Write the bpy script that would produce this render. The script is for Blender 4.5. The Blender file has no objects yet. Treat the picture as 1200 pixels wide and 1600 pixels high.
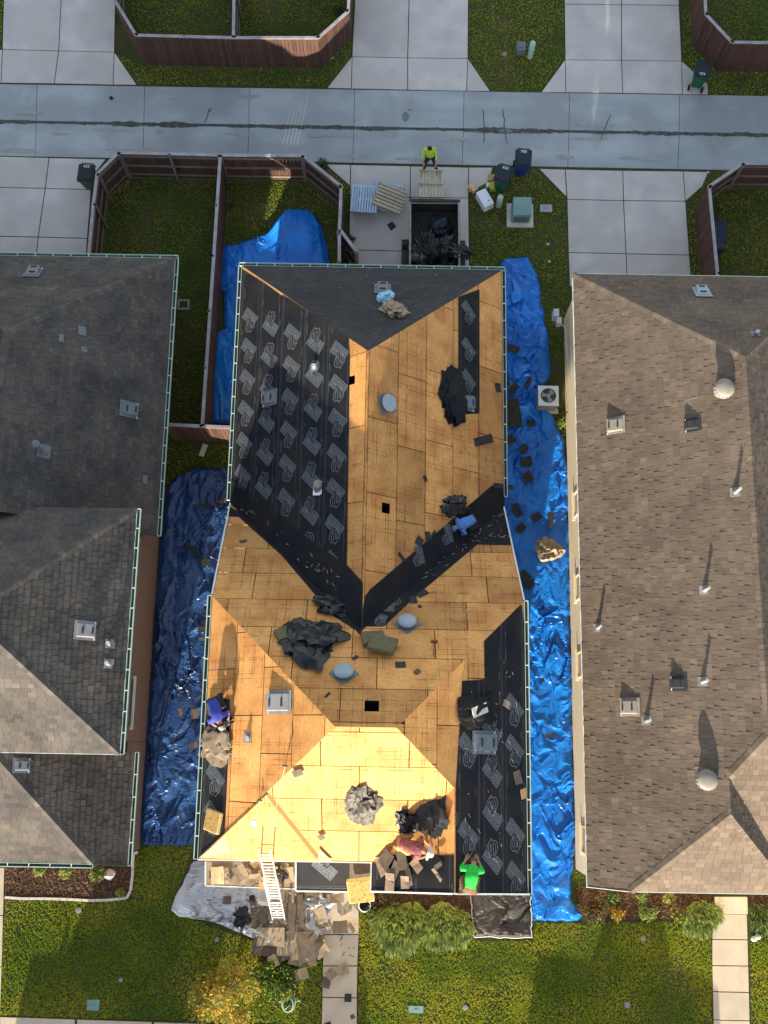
import bpy, bmesh, math, random
from mathutils import Vector, Matrix, noise
from math import sin, cos, radians as R, pi, atan2
random.seed(7)
sc = bpy.context.scene
col = sc.collection
# ------------------------------------------------ camera
FOC, TH, YAW, ROLL, CH = 1649.0, R(12.56), 0.004, R(0.75), 38.5
MR = Matrix.Rotation(YAW,3,'Z') @ Matrix.Rotation(TH,3,'X') @ Matrix.Rotation(ROLL,3,'Z')
cd = bpy.data.cameras.new('camera'); cam = bpy.data.objects.new('camera', cd); col.objects.link(cam)
cam.matrix_world = Matrix.Translation((0,0,CH)) @ MR.to_4x4()
cd.sensor_fit = 'VERTICAL'; cd.sensor_height = 36; cd.sensor_width = 27; cd.lens = 36*FOC/1600
cd.clip_start = 1; cd.clip_end = 2000
sc.camera = cam
# ------------------------------------------------ light
SUN_EL, SUN_AZ = R(12.2), R(9.3)           # azimuth west of south
SD = Vector((-sin(SUN_AZ)*cos(SUN_EL), -cos(SUN_AZ)*cos(SUN_EL), sin(SUN_EL)))
w = bpy.data.worlds.new('World'); sc.world = w; w.use_nodes = True
nt = w.node_tree; bg = nt.nodes['Background']
sky = nt.nodes.new('ShaderNodeTexSky'); sky.sky_type = 'NISHITA'; sky.sun_disc = False
sky.sun_elevation = SUN_EL; sky.sun_rotation = pi + SUN_AZ
sky.air_density = 1.0; sky.dust_density = 0.25; sky.ozone_density = 1.0
hs = nt.nodes.new('ShaderNodeHueSaturation'); hs.inputs["Saturation"].default_value = 0.55
nt.links.new(sky.outputs[0], hs.inputs['Color']); nt.links.new(hs.outputs[0], bg.inputs[0]); bg.inputs[1].default_value = 0.15
sl = bpy.data.lights.new('sun','SUN'); sl.energy = 5.0; sl.angle = R(0.55); sl.color = (1.0,0.88,0.68)
so = bpy.data.objects.new('sun', sl); col.objects.link(so)
so.rotation_euler = SD.to_track_quat('Z','Y').to_euler()
vs = sc.view_settings; vs.view_transform = 'Standard'; vs.look = 'None'; vs.gamma = 1; vs.use_curve_mapping = False
vs.exposure = 1.42
sc.render.engine = 'CYCLES'
# ------------------------------------------------ picture ray to place
CO = Vector((0,0,CH))
def ray(x,y): return MR @ Vector(((x-600)/FOC, -(y-800)/FOC, -1.0))
def P(x,y,h=0.0):
    d = ray(x,y); return CO + d*((CH-h)/-d.z)
class Plane:
    def __init__(s,a,b,c):
        s.a,s.b,s.c = a,b,c; s.n = Vector((-a,-b,1)).normalized()
        s.v = Vector((a,b,a*a+b*b)).normalized() if a or b else Vector((0,1,0))
        s.u = s.v.cross(s.n); s.o = Vector((0,0,c)); s.M = Matrix((s.u,s.v,s.n)).transposed()
    def z(s,x,y): return s.a*x+s.b*y+s.c
    def pt(s,x,y): return Vector((x,y,s.z(x,y)))
    def at(s,px,py):
        d = ray(px,py); t = (s.c-CH)/(d.z-s.a*d.x-s.b*d.y); return CO+d*t
    def l2(s,p): q = p-s.o; return (q.dot(s.u), q.dot(s.v))
    def w3(s,u,v,n=0): return s.o+s.u*u+s.v*v+s.n*n
GP = Plane(0,0,0)
def meet3(A,B,C):
    M = Matrix(((A.a,A.b,-1),(B.a,B.b,-1),(C.a,C.b,-1))); return M.inverted() @ Vector((-A.c,-B.c,-C.c))
def meetz(A,B,z):
    M = Matrix(((A.a,A.b),(B.a,B.b))); q = M.inverted() @ Vector((z-A.c,z-B.c)); return Vector((q.x,q.y,z))
def meety(A,B,y):
    x = (B.b*y+B.c-A.b*y-A.c)/(A.a-B.a); return A.pt(x,y)
def area2(q): return sum(q[i][0]*q[(i+1)%len(q)][1]-q[(i+1)%len(q)][0]*q[i][1] for i in range(len(q)))
def halfp(q,a,b):     # keep left of a->b
    o=[]; n=len(q)
    f=lambda p:(b[0]-a[0])*(p[1]-a[1])-(b[1]-a[1])*(p[0]-a[0])
    for i in range(n):
        p,r=q[i],q[(i+1)%n]; fp,fr=f(p),f(r)
        if fp>=0: o.append(p)
        if (fp>=0)!=(fr>=0):
            t=fp/(fp-fr); o.append((p[0]+(r[0]-p[0])*t,p[1]+(r[1]-p[1])*t))
    return o
def clip(q,c):
    for i in range(len(c)):
        q = halfp(q,c[i],c[(i+1)%len(c)])
        if len(q)<3: return []
    return q
def inside(p,c):
    k=False; n=len(c)
    for i in range(n):
        a,b=c[i],c[(i+1)%n]
        if (a[1]>p[1])!=(b[1]>p[1]) and p[0]<(b[0]-a[0])*(p[1]-a[1])/(b[1]-a[1])+a[0]: k=not k
    return k
# ------------------------------------------------ materials
MATS = {}
def mat(name,c,c2=None,sc_=3,rough=.85,bump=None,tk=0,rk=0,metal=0,spec=.3,det=5,dist=0,coat=0,c3=None,sc3=.6,lo=.35,hi=.65,stretch=None,fine=0):
    m = bpy.data.materials.new(name); m.use_nodes = True; n=m.node_tree.nodes; L=m.node_tree.links
    b = n['Principled BSDF']; b.inputs['Roughness'].default_value=rough; b.inputs['Metallic'].default_value=metal
    b.inputs['Specular IOR Level'].default_value=spec; b.inputs['Coat Weight'].default_value=coat
    geo = n.new('ShaderNodeNewGeometry'); pos = geo.outputs['Position']
    if stretch:
        mp=n.new('ShaderNodeMapping'); mp.inputs['Scale'].default_value=stretch; L.new(pos,mp.inputs[0]); pos2=mp.outputs[0]
    else: pos2=pos
    def nz(s,d=5,ds=0,src=None):
        t=n.new('ShaderNodeTexNoise'); t.inputs['Scale'].default_value=s; t.inputs['Detail'].default_value=d; t.inputs['Distortion'].default_value=ds
        L.new(src or pos2,t.inputs['Vector']); return t.outputs['Fac']
    def ramp(f,l,h):
        r=n.new('ShaderNodeMapRange'); r.inputs[1].default_value=l; r.inputs[2].default_value=h; L.new(f,r.inputs[0]); return r.outputs[0]
    def mix(f,a,bb,mode='MIX'):
        x=n.new('ShaderNodeMix'); x.data_type='RGBA'; x.blend_type=mode
        for k,s in ((0,f),(6,a),(7,bb)):
            if hasattr(s,'links'): L.new(s,x.inputs[k])
            else: x.inputs[k].default_value = s if k==0 else (*s,1)
        return x.outputs[2]
    cur = c
    if c2: cur = mix(ramp(nz(sc_,det,dist),lo,hi),c,c2)
    if c3: cur = mix(ramp(nz(sc3,4,.3,pos),.45,.62),cur,c3)
    def scale(cur,val):   # multiply colour by value
        x=n.new('ShaderNodeVectorMath'); x.operation='SCALE'
        if hasattr(cur,'links'): L.new(cur,x.inputs[0])
        else: x.inputs[0].default_value=cur
        L.new(val,x.inputs['Scale']); return x.outputs[0]
    def affine(f,k):
        x=n.new('ShaderNodeMath'); x.operation='MULTIPLY_ADD'; L.new(f,x.inputs[0]); x.inputs[1].default_value=k; x.inputs[2].default_value=1-k/2; return x.outputs[0]
    if tk:
        a=n.new('ShaderNodeAttribute'); a.attribute_name='tone'; cur=scale(cur,affine(a.outputs['Fac'],tk))
    if rk:
        o=n.new('ShaderNodeObjectInfo'); cur=scale(cur,affine(o.outputs['Random'],rk))
    if fine: cur=scale(cur,affine(nz(60,3),fine))
    if hasattr(cur,'links'): L.new(cur,b.inputs['Base Color'])
    else: b.inputs['Base Color'].default_value=(*cur,1)
    if bump:
        bn=n.new('ShaderNodeBump'); bn.inputs['Strength'].default_value=bump[1]; bn.inputs['Distance'].default_value=bump[2] if len(bump)>2 else .02
        L.new(nz(bump[0],4),bn.inputs['Height']); L.new(bn.outputs[0],b.inputs['Normal'])
    m['nodes']=1; MATS[name]=m; return m
# ------------------------------------------------ mesh builder
WL = {}
class MB:
    def __init__(s): s.v=[]; s.f=[]; s.mi=[]; s.t=[]
    def poly(s,pts,mi=0,tone=.5):
        k=len(s.v); s.v+= [tuple(p) for p in pts]; s.f.append(tuple(range(k,k+len(pts)))); s.mi.append(mi); s.t.append(tone)
    def raw(s,vs_,fs,mi=0,tone=.5):
        k=len(s.v); s.v+=[tuple(p) for p in vs_]
        for f in fs: s.f.append(tuple(k+i for i in f)); s.mi.append(mi); s.t.append(tone)
    def prism(s,pts,n,t0,t1,mi=0,tone=.5):   # CCW about n
        m=len(pts); n=Vector(n); lo=[Vector(p)+n*t0 for p in pts]; hi=[Vector(p)+n*t1 for p in pts]
        s.raw(lo+hi,[tuple(range(m,2*m)),tuple(reversed(range(m)))]+[(i,(i+1)%m,m+(i+1)%m,m+i) for i in range(m)],mi,tone)
    def box(s,c,d,M=None,mi=0,tone=.5,taper=1.0):
        x,y,z=d[0]/2,d[1]/2,d[2]/2; c=Vector(c)
        q=[Vector((a*x*(taper if k<0 else 1),b*y*(taper if k<0 else 1),k*z)) for k in(-1,1) for a,b in((-1,-1),(1,-1),(1,1),(-1,1))]
        if M is not None: q=[M@p for p in q]
        s.raw([c+p for p in q],[(3,2,1,0),(4,5,6,7),(0,1,5,4),(1,2,6,5),(2,3,7,6),(3,0,4,7)],mi,tone)
    def bar(s,a,b,wd,ht,up=(0,0,1),mi=0,tone=.5):
        a=Vector(a);b=Vector(b);d=(b-a); L=d.length; d.normalize(); up=Vector(up); sd=d.cross(up)
        if sd.length<1e-4: sd=d.cross(Vector((1,0,0)))
        sd.normalize(); up=sd.cross(d)
        s.box((a+b)/2,(L,wd,ht),Matrix((d,-sd,up)).transposed(),mi,tone)
    def tube(s,a,b,r0,r1=None,seg=8,mi=0,tone=.5,cap=True):
        r1=r0 if r1 is None else r1; a=Vector(a);b=Vector(b);d=(b-a).normalized(); q=d.to_track_quat('Z','Y').to_matrix()
        A=[a+q@Vector((r0*cos(2*pi*i/seg),r0*sin(2*pi*i/seg),0)) for i in range(seg)]
        B=[b+q@Vector((r1*cos(2*pi*i/seg),r1*sin(2*pi*i/seg),0)) for i in range(seg)]
        fs=[(i,(i+1)%seg,seg+(i+1)%seg,seg+i) for i in range(seg)]
        if cap: fs+=[tuple(range(seg,2*seg)),tuple(reversed(range(seg)))]
        s.raw(A+B,fs,mi,tone)
    def path(s,pts,r,seg=6,mi=0):
        for i in range(len(pts)-1): s.tube(pts[i],pts[i+1],r,r,seg,mi)
    def lathe(s,prof,c=(0,0,0),M=None,seg=20,mi=0):
        c=Vector(c); vs_=[];fs=[]
        for r,z in prof:
            for i in range(seg):
                p=Vector((r*cos(2*pi*i/seg),r*sin(2*pi*i/seg),z)); vs_.append(c+(M@p if M is not None else p))
        for j in range(len(prof)-1):
            for i in range(seg):
                a=j*seg+i;b=j*seg+(i+1)%seg; fs.append((a,b,b+seg,a+seg))
        fs.append(tuple(range((len(prof)-1)*seg,len(prof)*seg)))
        s.raw(vs_,fs,mi)
    def ribbon(s,pts,wd,n,off=0,mi=0,closed=False):
        n=Vector(n); pts=[Vector(p) for p in pts]
        if closed: pts=pts+[pts[0]]
        for a,b in zip(pts,pts[1:]):
            d=(b-a)
            if d.length<1e-6: continue
            d.normalize(); sd=n.cross(d)*wd/2; e=d*wd*.3
            s.poly([a-e-sd+n*off,b+e-sd+n*off,b+e+sd+n*off,a-e+sd+n*off],mi)
    def mesh(s,name,mats,loc=None,uvp=None,smooth=False):
        me=bpy.data.meshes.new(name); vv=s.v
        if loc is not None: vv=[(x-loc[0],y-loc[1],z-loc[2]) for x,y,z in s.v]
        me.from_pydata(vv,[],s.f)
        for m in mats: me.materials.append(MATS[m] if isinstance(m,str) else m)
        me.polygons.foreach_set('material_index',s.mi)
        if smooth: me.polygons.foreach_set('use_smooth',[True]*len(s.f))
        at=me.attributes.new('tone','FLOAT','FACE'); at.data.foreach_set('value',s.t)
        if uvp:
            uv=me.uv_layers.new(name='UVMap'); flat=[]
            for l in me.loops:
                a=uvp.l2(Vector(s.v[l.vertex_index])); flat+= [a[0],a[1]]
            uv.data.foreach_set('uv',flat)
        me.update(); return me
    def build(s,name,mats,parent=None,uvp=None,smooth=False,kind=None,label=None):
        if isinstance(mats,str): mats=[mats]
        loc=WL.get(parent.name) if parent else None
        me=s.mesh(name,mats,loc,uvp,smooth)
        o=bpy.data.objects.new(name,me); col.objects.link(o)
        if parent: o.parent=parent; WL[o.name]=loc
        if kind: o['kind']=kind
        if label: o['label']=label
        return o
def tag(o,label,cat,group=None,kind=None):
    o['label']=label; o['category']=cat
    if group: o['group']=group
    if kind: o['kind']=kind
    return o
def thing(name,label,cat,loc=(0,0,0),group=None):
    o=bpy.data.objects.new(name,None); o.empty_display_size=.2; col.objects.link(o); o.location=loc; WL[o.name]=Vector(loc)
    return tag(o,label,cat,group)
def local(o,M):    # give an empty a full orientation; children must be built in its own frame
    o.matrix_world=M; WL[o.name]=Vector((0,0,0)); return o
def instance(name,me,parent,M):
    o=bpy.data.objects.new(name,me); col.objects.link(o)
    if parent:
        o.parent=parent; L=WL[parent.name]; M=Matrix.Translation(-L)@M
    o.matrix_local=M; return o
def structure(o): o['kind']='structure'; return o
def copytree(o,M,label):
    c=o.copy(); col.objects.link(c); c.matrix_world=M; c['label']=label; WL[c.name]=Vector((0,0,0))
    for ch in o.children:
        d=ch.copy(); col.objects.link(d); d.parent=c
        for g in ch.children:
            e=g.copy(); col.objects.link(e); e.parent=d
    return c
# colours
mat('lawn_soil',(.045,.055,.012),(.03,.045,.010),1.5,.95,(30,.5,.03),c3=(.06,.055,.02),sc3=.55,fine=.8)
mat('grass_blade',(.29,.37,.026),(.44,.41,.05),.8,.8,tk=.35,spec=.1,c3=(.18,.27,.022),sc3=.35)
def translucent(nm,k):
    m=MATS[nm]; n=m.node_tree.nodes; L=m.node_tree.links; b=n['Principled BSDF']; tr=n.new('ShaderNodeBsdfTranslucent'); mx=n.new('ShaderNodeMixShader'); mx.inputs[0].default_value=k
    if b.inputs['Base Color'].links: L.new(b.inputs['Base Color'].links[0].from_socket,tr.inputs[0])
    L.new(b.outputs[0],mx.inputs[1]); L.new(tr.outputs[0],mx.inputs[2]); L.new(mx.outputs[0],n['Material Output'].inputs[0])
translucent('grass_blade',.45)
mat('concrete_slab',(.54,.50,.465),(.42,.40,.385),1.1,.85,(40,.15,.01),rk=.10,c3=(.46,.43,.40),sc3=.7,fine=.25)
mat('alley_concrete',(.37,.395,.41),(.27,.295,.31),.9,.8,(40,.15,.01),rk=.08,fine=.15,stretch=(.35,1,1),c3=(.27,.285,.30),sc3=.5)
mat('crack_dirt',(.055,.065,.05),(.10,.10,.09),6,.95)
mat('soil_gap',(.05,.045,.035),None,rough=.95)
mat('shingle_left',(.102,.088,.077),(.062,.058,.056),.9,.95,(120,.3,.01),tk=.6,spec=.2,fine=.5)
mat('shingle_right',(.155,.117,.088),(.118,.09,.07),.8,.95,(120,.3,.01),tk=.55,spec=.2,fine=.6)
mat('shingle_main',(.042,.042,.046),(.056,.053,.054),.8,.95,(120,.3,.01),tk=.5,spec=.2,fine=.4)
mat('felt_back',(.03,.03,.032),None,rough=.7)
mat('trim_white',(.75,.75,.72),(.6,.62,.58),2,.5)
mat('gutter_green',(.42,.55,.47),(.34,.46,.40),3,.5)
mat('gutter_dark',(.05,.06,.05),None,rough=.8)
mat('brick_red',(.215,.14,.115),(.14,.09,.077),9,.9,(40,.5,.01),fine=.5,stretch=(4,4,14))
mat('brick_tan',(.72,.60,.42),(.60,.49,.33),9,.9,(40,.5,.01),fine=.4,stretch=(4,4,14))
mat('siding_grey',(.30,.33,.35),None,rough=.7)
mat('fence_wood',(.085,.042,.03),(.055,.028,.022),3,.85,tk=.5,stretch=(6,6,.6),fine=.3)
mat('fence_rail',(.19,.15,.13),(.14,.11,.10),5,.85)
mat('fence_cap',(.33,.32,.34),(.24,.22,.23),3,.8)
mat('black',(.006,.006,.007),None,rough=.9)
mat('dark_plastic',(.012,.018,.026),None,rough=.45)
mat('cart_green',(.012,.12,.05),(.01,.10,.04),5,.4)
mat('cart_blue',(.008,.045,.22),None,rough=.4)
mat('white',(.8,.8,.8),None,rough=.6)
mat('cream_white',(.74,.78,.82),(.62,.68,.74),3,.6)
mat('teal_metal',(.14,.26,.25),(.17,.29,.27),4,.5)
mat('pale_green',(.30,.46,.38),(.36,.50,.42),6,.5)
mat('grey_metal',(.30,.32,.34),(.36,.37,.38),4,.5,metal=.3)
mat('light_metal',(.62,.62,.60),(.5,.5,.5),6,.4,metal=.4)
mat('vent_blue',(.26,.31,.36),(.31,.36,.40),3,.55)
mat('vent_cream',(.27,.24,.20),(.22,.20,.17),5,.6)
mat('vent_slate',(.12,.14,.165),(.15,.16,.18),6,.5)
mat('box_grey',(.24,.24,.25),(.19,.19,.20),4,.5)
mat('black_plastic',(.006,.007,.009),(.013,.014,.018),3,.34,(14,.4,.04),spec=.35)
mat('tarp_black',(.035,.031,.027),(.055,.048,.04),2,.5,(9,.6,.05),spec=.35)
mat('tarp_hem',(.55,.55,.55),None,rough=.4)
mat('tarp_silver',(.42,.44,.47),(.50,.51,.53),2,.3,(10,.5,.03),spec=.6,metal=.25)
mat('tarp_blue',(.006,.19,.68),(.010,.14,.54),1.2,.33,(7,.35,.03),spec=.45,c3=(.006,.13,.50),sc3=.7)
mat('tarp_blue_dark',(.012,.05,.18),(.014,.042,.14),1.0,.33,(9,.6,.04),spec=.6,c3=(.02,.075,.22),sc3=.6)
mat('scrap_felt',(.02,.021,.024),(.04,.037,.035),5,.8)
mat('scrap_and_shade_brown',(.13,.10,.075),(.09,.07,.055),6,.9,fine=.4)
mat('scrap_tan',(.33,.25,.17),(.25,.19,.13),7,.9,rk=.5,fine=.3)
mat('cardboard',(.48,.29,.12),(.40,.24,.10),4,.8)
mat('cardboard_light',(.62,.42,.25),(.52,.35,.2),4,.8)
mat('yellow_box',(.42,.36,.03),None,rough=.6)
mat('paper_brown',(.36,.28,.19),(.22,.16,.11),7,.7,(20,.5,.02))
mat('plastic_cyan',(.30,.58,.72),(.12,.34,.52),9,.3,spec=.6)
mat('foam_tan',(.42,.27,.085),(.20,.12,.045),17,.95,(60,.8,.03),lo=.52,hi=.62)
mat('foam_green',(.15,.135,.07),(.09,.08,.045),17,.95,(60,.8,.03),lo=.52,hi=.66)
mat('foam_edge',(.62,.45,.17),(.5,.36,.14),9,.95)
mat('pallet_wood',(.42,.36,.27),(.30,.25,.18),4,.85,rk=.25,stretch=(5,1,1),fine=.2)
mat('pallet_blue',(.42,.54,.66),(.33,.45,.57),4,.8,rk=.2,fine=.2)
mat('steel_black',(.02,.02,.022),(.04,.035,.03),5,.6)
mat('rust_rim',(.28,.27,.25),(.18,.15,.12),6,.6)
mat('aluminium',(.78,.78,.76),None,rough=.35,metal=.55)
mat('mulch',(.075,.04,.022),(.035,.02,.012),16,.95,(40,1,.04),fine=.9)
mat('mulch_chip',(.14,.075,.04),(.06,.035,.02),9,.9,tk=1.2)
mat('stone_edge',(.6,.56,.5),(.5,.46,.42),8,.9)
mat('stone_step',(.52,.44,.34),(.46,.385,.30),2,.85,(40,.1,.01),rk=.1,fine=.15)
mat('leaf_green',(.085,.14,.03),(.05,.09,.02),3,.6,tk=1.0,spec=.4)
mat('leaf_lime',(.30,.37,.09),(.17,.23,.05),3,.55,tk=.9,spec=.4)
mat('leaf_yellow',(.50,.30,.035),(.34,.27,.04),2.5,.6,tk=1.0,spec=.3)
mat('leaf_red',(.17,.06,.03),(.10,.065,.03),4,.6,tk=1.0,spec=.3)
for q in ('leaf_green','leaf_lime','leaf_yellow','leaf_red'): translucent(q,.35)
mat('bark',(.14,.11,.085),(.09,.07,.055),12,.9)
mat('hose',(.19,.32,.24),None,rough=.4)
mat('sheet_grey',(.085,.075,.062),(.05,.043,.036),3,.55,(14,.5,.03),spec=.35)
mat('skin',(.38,.19,.11),None,rough=.6)
mat('shirt_green',(.03,.55,.07),(.02,.42,.05),9,.8)
mat('shirt_blue',(.10,.24,.56),(.08,.20,.50),9,.8)
mat('shirt_violet',(.045,.055,.34),(.035,.045,.27),9,.8)
mat('shirt_maroon',(.22,.045,.055),(.30,.12,.11),14,.8)
mat('vest_yellow',(.45,.62,.04),None,rough=.7)
mat('pants_dark',(.018,.022,.03),(.03,.035,.045),9,.85)
mat('pants_tan',(.45,.25,.09),(.36,.2,.08),9,.85)
mat('pants_brown',(.16,.09,.045),(.12,.07,.035),9,.85)
mat('hat_straw',(.66,.56,.42),(.58,.50,.38),9,.8)
mat('hair_dark',(.02,.015,.012),None,rough=.8)
mat('eye_white',(.7,.7,.7),None,rough=.3)
mat('red_tool',(.22,.03,.02),None,rough=.5)
mat('glass',(.03,.04,.05),None,rough=.1,spec=.8)
mat('bench_blue',(.03,.04,.085),(.02,.028,.06),3,.5)
mat('print_grey',(.17,.185,.205),(.11,.12,.14),20,.6)
def osb(name,c,c2,c3,line=1):   # strand board with old course marks
    m=mat(name,c); n=m.node_tree.nodes; L=m.node_tree.links; b=n['Principled BSDF']; b.inputs['Roughness'].default_value=.75
    uv=n.new('ShaderNodeUVMap'); mp=n.new('ShaderNodeMapping'); mp.inputs['Scale'].default_value=(9,22,1); L.new(uv.outputs[0],mp.inputs[0])
    vo=n.new('ShaderNodeTexVoronoi'); vo.inputs['Scale'].default_value=1.6; L.new(mp.outputs[0],vo.inputs['Vector'])
    no=n.new('ShaderNodeTexNoise'); no.inputs['Scale'].default_value=1.1; no.inputs['Detail'].default_value=4; L.new(uv.outputs[0],no.inputs['Vector'])
    def mixc(f,a,bb):
        x=n.new('ShaderNodeMix'); x.data_type='RGBA'
        for k,s in ((0,f),(6,a),(7,bb)):
            if hasattr(s,'links'): L.new(s,x.inputs[k])
            else: x.inputs[k].default_value = s if k==0 else (*s,1)
        return x.outputs[2]
    sp=n.new('ShaderNodeSeparateColor'); L.new(vo.outputs['Color'],sp.inputs[0])
    cur=mixc(sp.outputs[0],c,c2)
    r=n.new('ShaderNodeMapRange'); r.inputs[1].default_value=.42; r.inputs[2].default_value=.66; r.inputs[4].default_value=.8; L.new(no.outputs['Fac'],r.inputs[0])
    cur=mixc(r.outputs[0],cur,c3)
    # old course marks: dark scuffed lines left by the torn-off shingles
    sx=n.new('ShaderNodeSeparateXYZ'); wb=n.new('ShaderNodeTexNoise'); wb.inputs['Scale'].default_value=.8; L.new(uv.outputs[0],wb.inputs['Vector'])
    ad=n.new('ShaderNodeVectorMath'); ad.operation='MULTIPLY_ADD'; L.new(wb.outputs['Color'],ad.inputs[0]); ad.inputs[1].default_value=(.04,.04,0); L.new(uv.outputs[0],ad.inputs[2]); L.new(ad.outputs[0],sx.inputs[0])
    msk=n.new('ShaderNodeTexNoise'); msk.inputs['Scale'].default_value=.55; msk.inputs['Detail'].default_value=2; L.new(uv.outputs[0],msk.inputs['Vector'])
    mr=n.new('ShaderNodeMapRange'); mr.inputs[1].default_value=.40; mr.inputs[2].default_value=.50; L.new(msk.outputs['Fac'],mr.inputs[0])
    tot=None
    for ax,per,off,wd in ((0,.61,.1,.02),(0,.407,.0,.02),(1,.407,.05,.022),(1,.67,.2,.02)):
        a=n.new('ShaderNodeMath'); a.operation='MULTIPLY_ADD'; L.new(sx.outputs[ax],a.inputs[0]); a.inputs[1].default_value=1/per; a.inputs[2].default_value=off
        f=n.new('ShaderNodeMath'); f.operation='FRACT'; L.new(a.outputs[0],f.inputs[0])
        l=n.new('ShaderNodeMath'); l.operation='LESS_THAN'; L.new(f.outputs[0],l.inputs[0]); l.inputs[1].default_value=wd/per
        if tot is None: tot=l.outputs[0]
        else:
            x=n.new('ShaderNodeMath'); x.operation='MAXIMUM'; L.new(tot,x.inputs[0]); L.new(l.outputs[0],x.inputs[1]); tot=x.outputs[0]
    br=n.new('ShaderNodeTexNoise'); br.inputs['Scale'].default_value=3.2; br.inputs['Detail'].default_value=3; L.new(uv.outputs[0],br.inputs['Vector'])
    b2=n.new('ShaderNodeMapRange'); b2.inputs[1].default_value=.40; b2.inputs[2].default_value=.58; b2.inputs[3].default_value=.12; L.new(br.outputs['Fac'],b2.inputs[0])
    f0=n.new('ShaderNodeMath'); f0.operation='MULTIPLY'; L.new(mr.outputs[0],f0.inputs[0]); L.new(b2.outputs[0],f0.inputs[1])
    fm=n.new('ShaderNodeMath'); fm.operation='MULTIPLY'; L.new(tot,fm.inputs[0]); L.new(f0.outputs[0],fm.inputs[1])
    f2=n.new('ShaderNodeMath'); f2.operation='MULTIPLY'; L.new(fm.outputs[0],f2.inputs[0]); f2.inputs[1].default_value=.95*line
    cur=mixc(f2.outputs[0],cur,(c[0]*.35,c[1]*.3,c[2]*.3))
    at=n.new('ShaderNodeAttribute'); at.attribute_name='tone'
    k=n.new('ShaderNodeMath'); k.operation='MULTIPLY_ADD'; L.new(at.outputs['Fac'],k.inputs[0]); k.inputs[1].default_value=.42; k.inputs[2].default_value=.79
    v=n.new('ShaderNodeVectorMath'); v.operation='SCALE'; L.new(cur,v.inputs[0]); L.new(k.outputs[0],v.inputs['Scale']); L.new(v.outputs[0],b.inputs['Base Color'])
    return m
osb('osb_board',(.52,.238,.064),(.65,.34,.115),(.42,.168,.047))
osb('osb_edge',(.45,.24,.09),(.5,.28,.11),(.4,.2,.07),0)
mat('underlayment',(.006,.009,.015),(.018,.0155,.0155),1.1,.7,(6,.35,.02),spec=.16,rk=.2)
mat('seam_print',(.085,.086,.09),(.04,.04,.045),5,.6)
mat('car_paint',(.35,.36,.38),None,rough=.3,coat=.6)
mat('asphalt',(.06,.06,.062),(.045,.045,.047),3,.9)
# ================================================================ GROUND
mb=MB(); G=120
N_=24
vs_=[];fs_=[]
for i in range(N_+1):
    for j in range(N_+1): vs_.append((-G+2*G*i/N_,-G+2*G*j/N_,0))
for i in range(N_):
    for j in range(N_): a=i*(N_+1)+j; fs_.append((a,a+N_+1,a+N_+2,a+1))
mb.raw(vs_,fs_); structure(mb.build('ground','lawn_soil'))
def shrink(q,d):
    if area2(q)<0: q=q[::-1]
    out=[];n=len(q)
    for i in range(n):
        a,b,c=Vector(q[i-1]),Vector(q[i]),Vector(q[(i+1)%n])
        e1=(b-a).normalized(); e2=(c-b).normalized(); n1=Vector((-e1.y,e1.x)); n2=Vector((-e2.y,e2.x))
        k=(n1+n2); out.append(tuple(b+k*(d/max(.4,1+n1.dot(n2)))))
    return out
def pxy(l,h=0): return [tuple(P(x,y,h)[:2]) for x,y in l]
def slabs(name,polys,m,z=.035,gap=.016,thick=.12,jit=.004):
    root=bpy.data.objects.new(name,None); col.objects.link(root); WL[root.name]=Vector((0,0,0)); root['kind']='structure'
    for pl in polys:
        q=shrink(pxy(pl),gap); zz=z+random.uniform(-jit,jit)
        b=MB(); b.prism([(x,y,0) for x,y in q],(0,0,1),zz-thick,zz); o=b.build('concrete_slab',m,root)
        bv=o.modifiers.new('b','BEVEL'); bv.width=.008; bv.segments=1
    return root
def quadcols(xs_top,y_top,xs_bot,y_bot):
    return [[(xs_top[i],y_top),(xs_top[i+1],y_top),(xs_bot[i+1],y_bot),(xs_bot[i],y_bot)] for i in range(len(xs_top)-1)]
slabs('driveway',[[(10,-150),(103,-150),(92,80),(4,78)],[(103,-150),(184,-150),(179,82),(92,80)],[(-30,78),(4,78),(2,130),(-30,129)],[(4,78),(92,80),(85,131),(2,130)],[(92,80),(179,82),(177,133),(85,131)],[(179,82),(214,133),(177,133)]],'concrete_slab')
slabs('driveway',[[(562,-150),(643,-150),(637,91),(550,89)],[(643,-150),(733,-150),(731,92),(637,91)],[(550,89),(637,91),(637,141),(549,139)],[(637,91),(731,92),(729,143),(637,141)],[(550,89),(549,139),(511,138)],[(731,92),(766,143),(729,143)]],'concrete_slab')
slabs('driveway',[[(881,-150),(968,-150),(971,8),(882,7)],[(968,-150),(1057,-150),(1061,9),(971,8)],[(882,7),(971,8),(971,95),(883,94)],[(971,8),(1061,9),(1065,96),(971,95)],[(883,94),(971,95),(973,146),(884,145)],[(971,95),(1065,96),(1066,148),(973,146)],[(883,94),(884,145),(845,145)],[(1065,96),(1106,133),(1106,148),(1066,148)]],'concrete_slab')
slabs('driveway',[[(-30,244),(77,247),(71,295),(-30,293)],[(77,247),(166,249),(148,272),(143,297),(71,295)],[(-30,293),(71,295),(60,371),(-30,369)],[(71,295),(143,297),(137,373),(60,371)],[(-30,369),(60,371),(55,420),(-30,420)],[(60,371),(137,373),(134,420),(55,420)]],'concrete_slab')
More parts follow.
